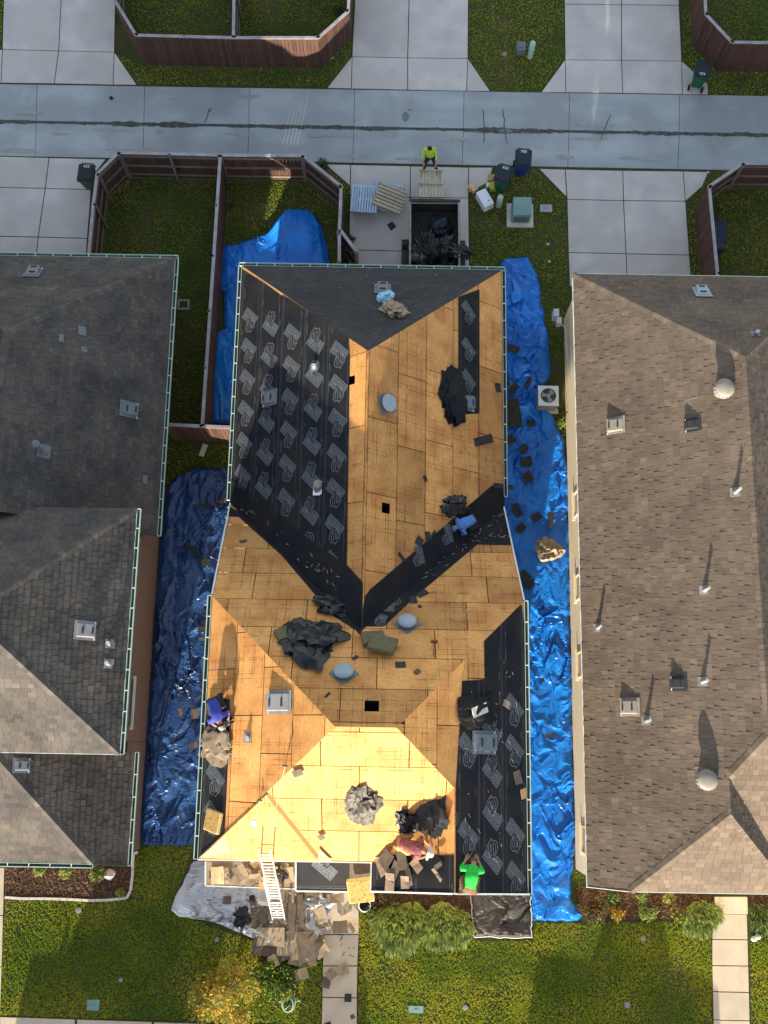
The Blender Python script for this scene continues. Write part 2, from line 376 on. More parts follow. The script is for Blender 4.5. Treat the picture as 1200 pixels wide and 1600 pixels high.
slabs('driveway',[[(508,257),(548,258),(547,291)],[(548,258),(641,260),(641,309),(547,307)],[(641,260),(732,262),(732,310),(641,309)],[(732,262),(770,262),(764,285),(732,302)],[(547,307),(641,309),(641,393),(545,391)],[(641,309),(732,310),(733,395),(641,393)],[(545,391),(641,393),(641,470),(543,470)],[(641,393),(733,395),(734,470),(641,470)]],'concrete_slab')
slabs('driveway',[[(842,264),(883,265),(885,308)],[(883,265),(973,267),(974,314),(886,312)],[(973,267),(1067,268),(1071,315),(974,314)],[(1067,268),(1107,269),(1097,292),(1071,315)],[(886,312),(974,314),(978,397),(888,395)],[(974,314),(1071,315),(1077,399),(978,397)],[(888,395),(978,397),(980,450),(890,448)],[(978,397),(1077,399),(1081,450),(980,450)]],'concrete_slab')
xs=[-260,-110,58,226,390,554,725,890,1062,1240,1420]
yt=lambda x:130.5+.0155*x; ym=lambda x:190+.0175*x; yb=lambda x:245+.0195*x
sl_=[]
for a,b in zip(xs,xs[1:]):
    sl_.append([(a,yt(a)+1),(b,yt(b)+1),(b-1,ym(b)-1.6),(a-1,ym(a)-1.6)]); sl_.append([(a-1,ym(a)+1.6),(b-1,ym(b)+1.6),(b-3,yb(b)-1),(a-3,yb(a)-1)])
al=slabs('alley',sl_,'alley_concrete',z=.02,gap=.008)
b=MB()
for k in range(150):            # dirt and weeds collected in the centre drain line
    x=-20+k*8.3; wdt=2.0+6.5*max(0,noise.noise(Vector((k*.13,3,0)))+.25)
    if 840<x<905 and k%2: wdt=.5
    c0=P(x,ym(x)+noise.noise(Vector((k*.3,0,0)))*1.5,.028); hx=.115
    hy=wdt/40
    b.poly([c0+Vector((-hx,-hy*random.uniform(.5,1.1),0)),c0+Vector((hx,-hy*random.uniform(.5,1.1),0)),c0+Vector((hx,hy*random.uniform(.5,1.1),0)),c0+Vector((-hx,hy*random.uniform(.5,1.1),0))])
b.build('drain_dirt','crack_dirt',al,kind='stuff')
def blot(parent,cx,cy,rx,ry,m,z=.029,n=16,seed=0,name='stain'):
    c0=P(cx,cy,z); b=MB(); b.poly([c0+Vector((cos(t)*rx*(1+.5*noise.noise(Vector((cos(t)*2,sin(t)*2,seed)))),sin(t)*ry*(1+.5*noise.noise(Vector((sin(t)*2,cos(t)*2,seed)))),0)) for t in [2*pi*i/n for i in range(n)]]); return b.build(name,m,parent)
mat('oil_stain',(.13,.15,.16),(.17,.19,.21),5,.8)
for i,(x,y,rx,ry) in enumerate([(634,182,.14,.22),(175,154,.08,.06),(328,172,.07,.1),(790,205,.3,.12),(640,172,.06,.05)]): blot(al,x,y,rx,ry,'oil_stain',seed=i)
rs=random.Random(4)
mat('worn_concrete',(.33,.325,.31),(.26,.26,.25),4,.85,fine=.3)
for i in range(26):
    x=rs.uniform(0,1200); blot(al,x,rs.choice((yt(x)+18,ym(x)+14,yb(x)-12,ym(x)-14))+rs.uniform(-5,5),rs.uniform(.15,.9),rs.uniform(.04,.12),'worn_concrete',z=.0275+.0001*i,seed=i+40,name='stain')
def crack(pts,m='crack_dirt',wd=.03):
    b=MB(); q=[P(x,y,.03) for x,y in pts]; r=[q[0]]
    for a,c in zip(q,q[1:]):
        for t in (.33,.66,1): r.append(a.lerp(c,t)+Vector((random.uniform(-.03,.03),random.uniform(-.03,.03),0)))
    b.ribbon(r,wd,(0,0,1)); b.build('crack',m,al)
for c_ in ([(328,172),(324,182),(321,190)],[(755,172),(757,200),(755,222)],[(786,170),(788,195),(792,225)],[(954,180),(945,200),(938,218)],[(725,205),(800,208),(890,206)]): crack(c_)
root=slabs('walkway',[[(505,1380),(562,1380),(561,1460),(505,1460)],[(505,1460),(561,1460),(559,1509),(504,1509)],[(504,1509),(559,1509),(558,1559),(503,1558)],[(503,1558),(558,1559),(558,1606),(502,1605)]],'stone_step')
root=slabs('walkway',[[(1114,1400),(1166,1400),(1167,1428),(1114,1427)]],'stone_step',z=.17)
slabs('walkway',[[(1113,1427),(1167,1428),(1168,1468),(1112,1467)],[(1112,1467),(1168,1468),(1169,1509),(1112,1508)],[(1112,1508),(1169,1509),(1170,1550),(1113,1549)],[(1113,1549),(1170,1550),(1171,1594),(1114,1593)],[(1114,1593),(1171,1594),(1172,1640),(1115,1640)]],'stone_step',z=.06)
slabs('walkway',[[(-60,1355),(8,1355),(6,1430),(-60,1430)],[(-60,1430),(6,1430),(4,1510),(-60,1510)],[(-60,1510),(4,1510),(1,1586),(-60,1584)]],'stone_step')
slabs('sidewalk',[[(x,1588+.034*x),(x+118,1588+.034*(x+118)),(x+118,1690+.034*x),(x,1690+.034*x)] for x in range(-120,1300,120)],'stone_step')
# front mulch beds with stone edging
def bed(px,chips,label):
    t=bpy.data.objects.new('mulch_bed',None); col.objects.link(t); WL[t.name]=Vector((0,0,0)); t['kind']='structure'
    q=pxy(px); b=MB(); b.prism([(x,y,0) for x,y in (q if area2(q)>0 else q[::-1])],(0,0,1),-.05,.03); b.build('mulch_base','mulch',t)
    b=MB(); x0=min(p[0] for p in q);x1=max(p[0] for p in q);y0=min(p[1] for p in q);y1=max(p[1] for p in q)
    for i in range(chips):
        x,y=random.uniform(x0,x1),random.uniform(y0,y1)
        if not inside((x,y),q): continue
        a=random.uniform(0,pi); l=random.uniform(.02,.06); wv=random.uniform(.008,.02); d=Vector((cos(a)*l,sin(a)*l,random.uniform(-.01,.02))); s=Vector((-sin(a)*wv,cos(a)*wv,0)); c0=Vector((x,y,random.uniform(.035,.06)))
        b.poly([c0-d-s,c0+d-s,c0+d+s,c0-d+s],0,random.random())
    b.build('mulch_chips','mulch_chip',t,kind='stuff'); return t
bd=bed([(8,1350),(206,1336),(205,1403),(10,1401)],4200,'')
b=MB(); pts=[(8,1402),(35,1404),(70,1404),(105,1405),(140,1407),(170,1406),(198,1403),(204,1392),(207,1370),(208,1345),(209,1334),(216,1331)]
for a,c_ in zip(pts,pts[1:]):
    n=max(1,int(math.dist(a,c_)/9))
    for i in range(n):
        A=P(a[0]+(c_[0]-a[0])*i/n,a[1]+(c_[1]-a[1])*i/n,.04); B=P(a[0]+(c_[0]-a[0])*(i+.94)/n,a[1]+(c_[1]-a[1])*(i+.94)/n,.04)
        b2=MB(); b2.bar(A,B,.085,.09,tone=random.random()); b2.build('edging_stone','stone_edge',bd)
bed([(900,1385),(1112,1385),(1112,1432),(1000,1436),(930,1438),(905,1425)],3000,'')
bed([(1168,1385),(1230,1385),(1230,1440),(1168,1436)],500,'')
bed([(575,1385),(742,1385),(742,1430),(700,1455),(640,1455),(575,1430)],900,'')
# grass tufts
mb=MB(); lawns=[[(10,1408),(207,1407),(212,1332),(232,1322),(303,1318),(268,1420),(330,1448),(420,1480),(503,1500),(501,1600),(-10,1586)],
 [(562,1395),(600,1455),(740,1455),(745,1470),(834,1470),(836,1442),(905,1442),(1110,1440),(1113,1622),(560,1606)],[(1172,1440),(1225,1440),(1225,1630),(1174,1622)],
 [(182,86),(228,104),(498,108),(549,64),(548,92),(511,136),(216,132)],[(733,-20),(880,-20),(882,94),(845,144),(767,142),(732,92)],
 [(735,304),(772,264),(841,266),(884,310),(888,440),(888,600),(840,500),(820,405),(735,430)],
 [(200,282),(335,284),(328,420),(318,660),(262,660),(270,420),(146,405),(160,310)],[(352,284),(470,285),(528,325),(527,415),(345,415)],
 [(1120,305),(1165,298),(1220,298),(1220,430),(1128,430)],[(1108,270),(1150,262),(1108,294),(1118,430),(1081,430),(1073,318)],
 [(190,-20),(360,-20),(360,62),(220,60)],[(372,-20),(550,-20),(540,20),(498,62),(372,62)],[(1066,0),(1100,60),(1140,112),(1225,114),(1225,150),(1108,148),(1067,97)],[(1105,-20),(1225,-20),(1225,68),(1142,66),(1108,20)],
 [(262,694),(358,694),(355,735),(262,762)],[(500,256),(508,258),(546,292),(545,400),(536,300)],[(-20,-20),(6,-20),(2,75),(-20,75)],[(860,600),(884,640),(886,700),(868,672)],[(900,1340),(915,1375),(905,1385),(895,1375)],[(230,1322),(216,1338),(300,1330)]]
for li,pl in enumerate(lawns):
    q=pxy(pl); x0=min(p[0] for p in q);x1=max(p[0] for p in q);y0=min(p[1] for p in q);y1=max(p[1] for p in q)
    den=640 if li<3 else 220
    for i in range(int((x1-x0)*(y1-y0)*den)):
        x,y=random.uniform(x0,x1),random.uniform(y0,y1)
        if not inside((x,y),q): continue
        big=noise.noise(Vector((x*.9,y*.9,0)))
        if noise.noise(Vector((x*.6,y*.6,7)))>.42 and random.random()<.4: continue
        a=random.uniform(0,2*pi); h=random.uniform(.03,.06)*(1+.4*big); wv=random.uniform(.010,.024); l=random.uniform(.01,.06)
        s=Vector((-sin(a)*wv,cos(a)*wv,0)); c0=Vector((x,y,0)); t=c0+Vector((cos(a)*l,sin(a)*l,h)); tn=random.random()
        mb.poly([c0-s,c0+s,t+s*.3],0,tn)
        a+=2.2; s=Vector((-sin(a)*wv,cos(a)*wv,0)); mb.poly([c0-s,c0+s,c0+Vector((cos(a)*l,sin(a)*l,h*.8))],0,tn*.8)
o=mb.build('grass','grass_blade',kind='stuff'); tag(o,'short patchy green grass growing on the lawns between slabs, fences and houses','grass')
# ================================================================ ROOF MACHINERY
UPZ=Vector((0,0,1))
def ccw(pl,pts):
    q=[pl.l2(p) for p in pts]
    return pts if area2(q)>0 else pts[::-1]
class House:
    def __init__(s,name,label,cat,loc): s.t=thing(name,label,cat,loc); s.cand=[]; s.nroof=0
def roof_base(H,pl,polys,m='felt_back',t=.10,label=None):
    b=MB()
    for p in polys: b.prism(ccw(pl,p),pl.n,-t,0)
    return b.build('roof_slope',m,H.t,label=label)
SHM={}
def shingle_mesh(key,pl,L,E,th,tone,m):
    if key in SHM: return SHM[key]
    b=MB(); T=.002
    q=[(0,0),(L,0),(L,E),(0,E)]; hs=[th,th,T,T]
    tp=[pl.M@Vector((x,y,h)) for (x,y),h in zip(q,hs)]; bt=[pl.M@Vector((x,y,-.002)) for x,y in q]
    b.raw(bt+tp,[(4,5,6,7),(0,1,5,4),(1,2,6,5),(2,3,7,6),(3,0,4,7)],0,tone)
    SHM[key]=b.mesh('shingle',[m]); return SHM[key]
def shingles(H,roof,pl,polys,m,E=.2,lens=(.16,.2,.24,.3),seed=0,off=.002,gap=.006,dark=.25,thk=(.008,.02)):
    rnd=random.Random(seed); k0=len(SHM)
    p2=[[pl.l2(p) for p in ccw(pl,P_)] for P_ in polys]
    us=[a[0] for q in p2 for a in q]; vv=[a[1] for q in p2 for a in q]
    v=min(vv); r=0
    while v<max(vv):
        u=min(us)-rnd.uniform(0,.3)
        while u<max(us):
            L=rnd.choice(lens); th=rnd.choice(thk); f=noise.noise(Vector((u*.5,v*.5,seed)))
            tn=min(1,max(0,rnd.choice((.25,.45,.6))+ (0.35 if rnd.random()<.05 else 0)+f*.25)); tn=round(tn*6)/6
            sub=[(u+gap,v+gap),(u+L-gap,v+gap),(u+L-gap,v+E),(u+gap,v+E)]
            for q in p2:
                c=clip(sub,q)
                if len(c)<3 or abs(area2(c))<.004: continue
                if len(c)==4 and abs(abs(area2(c))/2-(L-2*gap)*(E-gap))<1e-5:
                    key=(H.t.name,roof.name,L,th,tn); H.cand.append(((pl.w3(u,v)-CO).length,key,pl,L-2*gap,E-gap,th,tn,m,pl.w3(u+gap,v+gap,off),roof))
                else:
                    hs=[th-(th-.002)*(y-v)/E for x,y in c]; n=len(c)
                    H.rest.setdefault(roof.name,(roof,m,MB()))[2].raw([pl.w3(x,y,off-.002) for x,y in c]+[pl.w3(x,y,off+h) for (x,y),h in zip(c,hs)],[tuple(range(n,2*n))]+[(i,(i+1)%n,n+(i+1)%n,n+i) for i in range(n)],0,tn)
            u+=L
        v+=E
def flush(H,limit=300):
    H.cand.sort(key=lambda c:c[0])
    for i,(d,key,pl,L,E,th,tn,m,pos,roof) in enumerate(H.cand):
        if i<limit:
            me=shingle_mesh(key,pl,L,E,th,tn,m); instance('shingle',me,roof,Matrix.Translation(pos))
        else:
            q=[(0,0),(L,0),(L,E),(0,E)]; hs=[th,th,.002,.002]
            H.rest.setdefault(roof.name,(roof,m,MB()))[2].raw([pos+pl.M@Vector((x,y,-.002)) for x,y in q]+[pos+pl.M@Vector((x,y,h)) for (x,y),h in zip(q,hs)],[(4,5,6,7),(0,1,5,4),(1,2,6,5),(2,3,7,6),(3,0,4,7)],0,tn)
    for roof,m,b in H.rest.values(): b.build('shingle_field',m,roof,kind='stuff')
def caps(H,p0,p1,m,wd=.15,step=.2,seed=0,nA=None,nB=None,lift=.012):
    rnd=random.Random(seed); p0=Vector(p0);p1=Vector(p1); d=(p1-p0); L=d.length; d.normalize(); b=MB(); s=0
    sA=nA.cross(d); sA=-sA if sA.dot(nB)>0 else sA; sB=nB.cross(d); sB=-sB if sB.dot(nA)>0 else sB
    while s<L:
        e=min(L,s+step); t=rnd.choice((.2,.45,.5,.6,.95)); k=lift*rnd.uniform(.8,1.5)
        u=(nA+nB).normalized(); a0=p0+d*s+u*(k+.02); a1=p0+d*(e-.004)+u*(.01+.02)
        for sd,nn in ((sA,nA),(sB,nB)):
            q=[a0,a1,a1+sd*wd-u*.01,a0+sd*wd-u*.01]; b.poly(q,0,t)
        b.poly([a0-u*k*2,a0,a0+sA*wd-u*.01],0,t); b.poly([a0-u*k*2,a0,a0+sB*wd-u*.01],0,t)
        s+=step
    return b.build('ridge_cap',m,H.t,kind='stuff')
def gutter(H,a,b_,m='gutter_green',out=(1,0,0),straps=True,wd=.13,inner='gutter_dark'):
    a=Vector(a);b_=Vector(b_);out=Vector(out).normalized(); d=(b_-a).normalized(); b=MB()
    b.bar(a+out*(wd/2)-UPZ*.10,b_+out*(wd/2)-UPZ*.10,wd,.012,mi=1)
    b.bar(a+out*.008-UPZ*.05,b_+out*.008-UPZ*.05,.016,.11); b.bar(a+out*(wd-.012)-UPZ*.05,b_+out*(wd-.012)-UPZ*.05,.026,.11)
    for e in (a,b_): b.bar(e-UPZ*.05,e+out*wd-UPZ*.05,.014,.11)
    g=b.build('gutter',[m,inner],H.t)
    if straps:
        L=(b_-a).length; n=int(L/.62)
        me=None
        for i in range(1,n):
            p=a+d*(L*i/n)
            b=MB(); b.bar(p-UPZ*.004,p+out*wd-UPZ*.004,.03,.008); b.build('gutter_strap','trim_white',g)
def fascia(H,a,b_,out,m='trim_white',ht=.14,th=.022,name='fascia'):
    a=Vector(a);b_=Vector(b_);out=Vector(out).normalized(); b=MB(); b.bar(a+out*th/2-UPZ*(ht/2-.01),b_+out*th/2-UPZ*(ht/2-.01),th,ht); return b.build(name,m,H.t)
def wallbox(H,pts,z0,z1,m,name='wall'):
    q=[(x,y) for x,y in pts]; q=q if area2(q)>0 else q[::-1]; b=MB(); n=len(q)
    b.raw([(x,y,z0) for x,y in q]+[(x,y,z1) for x,y in q],[(i,(i+1)%n,n+(i+1)%n,n+i) for i in range(n)])
    return b.build(name,m,H.t)
# ================================================================ LEFT HOUSE
HL=House('neighbour_house','brick house on the left with weathered charcoal shingle roof and green gutters','house',(-12,5,0)); HL.rest={}
m_=.833
LE=Plane(-m_,0,2.95-m_*7.8); LW=Plane(m_,0,2.95+m_*16.8); LN=Plane(0,-m_,2.95+m_*17.25)
pk=meet3(LE,LW,LN); ys=6.95
rN=[Vector((-7.8,17.25,2.95)),Vector((-16.8,17.25,2.95)),pk]
rE=[Vector((-7.8,17.25,2.95)),pk,LE.pt(pk.x,ys),LE.pt(-7.8,ys)]
rW=[Vector((-16.8,17.25,2.95)),pk,LW.pt(pk.x,ys),LW.pt(-16.8,ys)]
S='shingle_left'
for i,(pl,q) in enumerate(((LN,rN),(LE,rE),(LW,rW))):
    r=roof_base(HL,pl,[q]); 
    if i<2: shingles(HL,r,pl,[q],S,E=.145,lens=(.17,.22,.27,.34),seed=i+1,thk=(.007,.015))
caps(HL,Vector((-7.8,17.25,2.95)),pk,S,nA=LN.n,nB=LE.n,seed=1); caps(HL,pk,LE.pt(pk.x,ys),S,nA=LE.n,nB=LW.n,seed=2)
FE=Plane(-m_,0,5.8-m_*7.87); FN=Plane(0,-m_,5.8+m_*7.25); FS=Plane(0,m_,5.8+m_*.34)
ap=meet3(FE,FN,FS)
fE=[Vector((-7.87,7.25,5.8)),ap,Vector((-7.87,-.34,5.8))]; fN=[Vector((-7.87,7.25,5.8)),Vector((-17,7.25,5.8)),FN.pt(-17,ap.y),ap]; fS=[Vector((-7.87,-.34,5.8)),ap,FS.pt(-17,ap.y),Vector((-17,-.34,5.8))]
for i,(pl,q) in enumerate(((FE,fE),(FN,fN),(FS,fS))):
    r=roof_base(HL,pl,[q]); vis=[q] if i==0 else [[p if p.x>-13.5 else pl.pt(-13.5,p.y) for p in q]]
    shingles(HL,r,pl,vis,S,E=.2 if i==0 else .16,lens=(.17,.2,.23) if i==0 else (.2,.26,.32),seed=i+5,thk=(.012,.024) if i==0 else (.008,.015))
caps(HL,fE[0],ap,S,nA=FE.n,nB=FN.n,seed=3,wd=.14); caps(HL,fE[2],ap,S,nA=FE.n,nB=FS.n,seed=4,wd=.14)
PE_=Plane(-m_,0,2.95-m_*8.06); A=PE_.at(145,1350); B=PE_.at(0,1190); bb=(B.z-A.z)/(B.y-A.y); PS_=Plane(0,bb,A.z-bb*A.y)
B=meety(PE_,PS_,-.32)
lE=[Vector((-8.06,-.3,2.95)),B,A,Vector((-8.06,-3.85,2.95))]
lS=[A,B,PS_.pt(-16,B.y),PS_.pt(-16,A.y)]
r=roof_base(HL,PE_,[lE]); shingles(HL,r,PE_,[lE],S,E=.2,lens=(.18,.22,.26),seed=9,thk=(.012,.024))
r=roof_base(HL,PS_,[lS]); shingles(HL,r,PS_,[[A,B,PS_.pt(-13,B.y),PS_.pt(-13,A.y)]],S,E=.16,lens=(.2,.26,.32),seed=10,thk=(.008,.014))
caps(HL,A,B,S,nA=PE_.n,nB=PS_.n,seed=5,wd=.14)
flush(HL)
gutter(HL,(-7.8,17.25,2.97),(-7.8,ys,2.97)); gutter(HL,(-16.8,17.25,2.97),(-7.7,17.25,2.97),out=(0,1,0))
gutter(HL,(-7.87,7.25,5.82),(-7.87,-.34,5.82)); gutter(HL,(-8.06,-.3,2.97),(-8.06,-3.85,2.97)); gutter(HL,(-17,A.y,A.z+.02),(A.x,A.y,A.z+.02),out=(0,-1,0))
fascia(HL,(-17,-.34,5.8),(-7.87,-.34,5.8),(0,-1,0)); fascia(HL,A,(-8.06,-3.85,2.95),(0,-1,0),'gutter_dark')
wallbox(HL,[(-8.35,16.85),(-8.35,6.9),(-16.4,6.9),(-16.4,16.85)],0,2.93,'brick_red')
wallbox(HL,[(-8.35,6.88),(-8.35,.05),(-16.6,.05),(-16.6,6.88)],0,5.85,'brick_red'); wallbox(HL,[(-8.35,.04),(-8.35,-3.62),(-16,-3.62),(-16,.04)],0,2.93,'brick_red')
# brick gable infill + recessed window facing the side yard
def window(H,c,wd,ht,out,frame='trim_white',glass='glass'):
    c=Vector(c);out=Vector(out).normalized(); sd=UPZ.cross(out); M=Matrix((sd,out,UPZ)).transposed()
    b=MB()
    for s in(-1,1): b.box(c+out*.02+sd*s*(wd/2-.03),(.06,.05,ht),M); b.box(c+out*.02+UPZ*s*(ht/2-.03),(wd-.12,.05,.06),M)
    f=b.build('window',frame,H.t); b=MB(); b.box(c+out*.008,(wd-.12,.012,ht-.12),M); b.build('pane',glass,f)
    b=MB(); b.box(c+out*.05-UPZ*(ht/2+.05),(wd+.16,.12,.08),M); b.build('sill','brick_tan' if frame=='brick_tan' else 'trim_white',f); return f
p=P(214,1062,0); window(HL,(-8.35,1.3,3.4),1.6,1.2,(1,0,0),'brick_red')
# downspout elbow and meter box
b=MB(); c0=P(287,476,1.2)
for s in(-1,1): b.box((c0.x,c0.y+s*.17,1.2),(.42,.05,.08)); b.box((c0.x+s*.19,c0.y,1.2),(.05,.3,.08))
b.box((c0.x-.5,c0.y-.1,1.1),(.2,.35,.5)); b.build('wall_bracket','box_grey',HL.t)
# ================================================================ RIGHT HOUSE
HR=House('neighbour_house','tan brick house on the right with brown laminated shingle roof and no gutters','house',(11,6,0)); HR.rest={}
k_=.86; ex=6.6; eh=3.4
RW=Plane(k_,0,eh-k_*ex); RN=Plane(0,-k_,eh+k_*16.7); xr=11.2; RE_=Plane(-k_,0,RW.z(xr,0)+k_*xr)
pk2=meet3(RW,RE_,RN); J1=RW.at(1140,1215); J2=RW.at(1200,1150); J0=RW.at(1140,1272); K=RW.at(985,1393)
J0.x=J1.x=(J0.x+J1.x)/2; J0.z=J1.z=RW.z(J1.x,0)
bb=(J2.z-J1.z)/(J2.y-J1.y); S1=Plane(0,bb,J1.z-bb*J1.y); J3=meet3(RW,RE_,S1)
bb=(J0.z-K.z)/(J0.y-K.y); S2=Plane(0,bb,J0.z-bb*J0.y); E2=Plane(-k_,0,J1.z+k_*J1.x)
xe2=J1.x+(J1.z-K.z)/k_; VE=meetz(E2,S1,K.z)
wS=RW.pt(ex,K.y)
qa=[Vector((ex,16.7,eh)),RW.pt(ex,J1.y),J1,J3,pk2]; qb=[RW.pt(ex,J1.y),wS,K,J0,J1]
S='shingle_right'
r=roof_base(HR,RW,[qa,qb]); shingles(HR,r,RW,[qa,qb],S,E=.235,lens=(.10,.13,.16,.2),seed=21,thk=(.004,.010,.022),gap=.003)
qN=[Vector((ex,16.7,eh)),pk2,Vector((2*xr-ex,16.7,eh))]; r=roof_base(HR,RN,[qN]); shingles(HR,r,RN,[qN],S,E=.145,lens=(.2,.26,.32),seed=22,thk=(.004,.007))
qE=[pk2,J3,RE_.pt(2*xr-ex,J3.y),Vector((2*xr-ex,16.7,eh))]; r=roof_base(HR,RE_,[qE]); shingles(HR,r,RE_,[[p if p.x<13.2 else RE_.pt(13.2,p.y if p.y<16 else p.y-2.3) for p in qE]],S,E=.2,lens=(.17,.22,.26),seed=23,thk=(.008,.02))
q1=[J1,VE,Vector((2*xr-ex,VE.y,K.z)),J3]; r=roof_base(HR,S1,[q1]); shingles(HR,r,S1,[q1],S,E=.18,lens=(.2,.26,.3),seed=24,thk=(.004,.008))
q2=[K,Vector((xe2,K.y,K.z)),J0]; r=roof_base(HR,S2,[q2]); shingles(HR,r,S2,[q2],S,E=.18,lens=(.2,.26,.3),seed=25,thk=(.004,.008))
q3=[J0,Vector((xe2,K.y,K.z)),VE,J1]; r=roof_base(HR,E2,[q3]); shingles(HR,r,E2,[q3],S,E=.2,lens=(.17,.22,.26),seed=26,thk=(.008,.02))
for i,(a,c_,n1,n2) in enumerate(((Vector((ex,16.7,eh)),pk2,RW.n,RN.n),(pk2,J3,RW.n,RE_.n),(K,J0,RW.n,S2.n),(J0,J1,RW.n,E2.n),(J1,J3,RW.n,S1.n),(J0,Vector((xe2,K.y,K.z)),E2.n,S2.n),(pk2,Vector((2*xr-ex,16.7,eh)),RN.n,RE_.n))): caps(HR,a,c_,S,nA=n1,nB=n2,seed=30+i,wd=.15,step=.16)
flush(HR)
fascia(HR,(ex,16.7,eh),wS,(-1,0,0),'trim_white',ht=.1); fascia(HR,wS,K,(0,-1,0)); fascia(HR,K,(xe2,K.y,K.z),(0,-1,0)); fascia(HR,(ex,16.7,eh),(2*xr-ex,16.7,eh),(0,1,0))
wl=wallbox(HR,[(6.84,16.4),(6.84,-4.02),(15.6,-4.02),(15.6,16.4)],0,3.42,'brick_tan')
wallbox(HR,[(8.2,-4.0),(15.6,-4.0),(15.6,-4.025),(8.2,-4.025)],3.4,K.z-.05,'brick_tan')
for yy in (8.6,5.6,2.9,-2.9): window(HR,(6.84,P(897,0,0).x*0+yy,2.0),.9,1.1,(-1,0,0),'brick_tan')
b=MB(); c0=P(868,492,1.2); b.box(c0,(.2,.3,.45)); b.box(P(873,503,1.3),(.18,.25,.35)); b.tube(P(868,500,1.1),P(884,512,1.1),.03); b.tube(P(884,512,1.1),P(888,590,1.1),.025); b.build('electric_meter','light_metal',HR.t)

# ================================================================ MAIN HOUSE (roof being stripped)
HM=House('house_under_reroofing','middle house with half stripped plywood roof and black underlayment strips','house',(0,6,0)); HM.rest={}
m_=.835; xw,xe,yn,he=-5.35,4.11,17.0,2.95
UW=Plane(m_,0,he-m_*xw); UE=Plane(-m_,0,he+m_*xe); UN=Plane(0,-m_,he+m_*yn)
yb0=8.15; NF=Plane(0,-m_,he+m_*yb0)
hf=6.0; fw,fe,fs=-5.32,4.36,-3.3
yrF=.52; zr=NF.z(0,yrF); RWx,REx=-1.26,.42
WF=Plane((zr-hf)/(RWx-fw),0,0); WF.__init__(WF.a,0,hf-WF.a*fw)
k2=(zr-hf)/(fe-REx); EF=Plane(-k2,0,hf+k2*fe)
k3=(zr-hf)/(yrF-fs); SF=Plane(0,k3,hf-k3*fs)
PKN=meet3(UW,UE,UN); VV=meet3(UW,UE,NF); ync=yb0-(hf-he)/m_
NWc=Vector((xw,yn,he)); NEc=Vector((xe,yn,he)); VL=Vector((xw,yb0,he)); VR=Vector((xe,yb0,he))
CL=Vector((fw,ync,hf)); CR=Vector((fe,ync,hf)); R1=Vector((RWx,yrF,zr)); R2=Vector((REx,yrF,zr)); SW=Vector((fw,fs,hf))
xg=EF.at(710,1290).x; zg=EF.z(xg,0); G0=Vector((xg,(zg-SF.c)/SF.b,zg)); yge=-4.10
WW=Plane(.84,0,zg-.84*xg); G1=Vector((xg,yge+.22,zg)); SEc=Vector((fe,yge,hf))
V0=meetz(WW,SF,hf); xl=V0.x-.01; LWc=WW.pt(xl,yge); LWt=WW.pt(xl,fs)
print('MAIN',[tuple(round(c,2) for c in v) for v in (PKN,VV,CL,CR,R1,R2,G0,G1,V0,LWc)])
faceUW=[NWc,VL,VV,PKN]; faceUE=[NEc,PKN,VV,VR]; faceUN=[NWc,PKN,NEc]
mx=VV.x; NFa=[VL,CL,R1,NF.pt(mx,yrF),VV]; NFb=[VV,NF.pt(mx,yrF),R2,CR,VR]
faceWF=[CL,SW,R1]; faceSF=[SW,V0,G0,R2,R1]
EFa=[CR,R2,G0,EF.pt(fe,G0.y)]; EFb=[EF.pt(fe,G0.y),G0,G1,SEc]
WWa=[G0,V0,G1]; WWb=[V0,LWc,G1]
def panels(pl,polys,holes=(),Lp=2.44,Wp=1.22,seed=0,skip=None,gap=.012,m='osb_board',offu=0,t=.016):
    rnd=random.Random(seed)
    root=bpy.data.objects.new('roof_slope',None); col.objects.link(root); root.parent=HM.t; WL[root.name]=WL[HM.t.name]
    p2=[[pl.l2(p) for p in ccw(pl,P_)] for P_ in polys]; h2=[[pl.l2(p) for p in ccw(pl,h)] for h in holes]
    us=[a[0] for q in p2 for a in q]; vv=[a[1] for q in p2 for a in q]; v=min(vv); r=0
    while v<max(vv):
        u=min(us)-(Lp/2 if r%2 else .15)-offu*(r*.37%1)
        while u<max(us):
            sub=[(u+gap,v+gap),(u+Lp-gap,v+gap),(u+Lp-gap,v+Wp-gap),(u+gap,v+Wp-gap)]
            b=MB(); tn=rnd.random()
            for q in p2:
                c=clip(sub,q); pcs=[c] if len(c)>2 else []
                for h in h2:
                    nxt=[]
                    for c in pcs:
                        cur=c
                        for i in range(len(h)):
                            a_,b_=h[i],h[(i+1)%len(h)]
                            outp=halfp(cur,b_,a_)
                            if len(outp)>2 and abs(area2(outp))>1e-4: nxt.append(outp)
                            cur=halfp(cur,a_,b_)
                            if len(cur)<3: break
                    pcs=nxt
                for c in pcs:
                    if abs(area2(c))>.01: b.prism([pl.w3(x,y) for x,y in c],pl.n,-t,0,0,tn)
            if b.f: b.build('osb_panel',m,root,uvp=pl)
            u+=Lp
        v+=Wp; r+=1
    return root
def hole(pl,px,s): 
    c=pl.at(*px); return [c+pl.u*a*s+pl.v*b_*s for a,b_ in((-.5,-.5),(.5,-.5),(.5,.5),(-.5,.5))]
h1=hole(UW,(549,594),.30); h2_=hole(UE,(603,794),.33); h3=hole(NF,(581,1103),.40)
panels(UW,[faceUW],[h1],seed=1); rUE=panels(UE,[faceUE],[h2_],seed=2,offu=1); rNF=panels(NF,[NFa,NFb],[h3],seed=3,offu=1); rWF=panels(WF,[faceWF],seed=4); rSF=panels(SF,[faceSF],seed=5); rEF=panels(EF,[EFa,EFb],seed=6)
rWW=panels(WW,[WWa,WWb],seed=7)
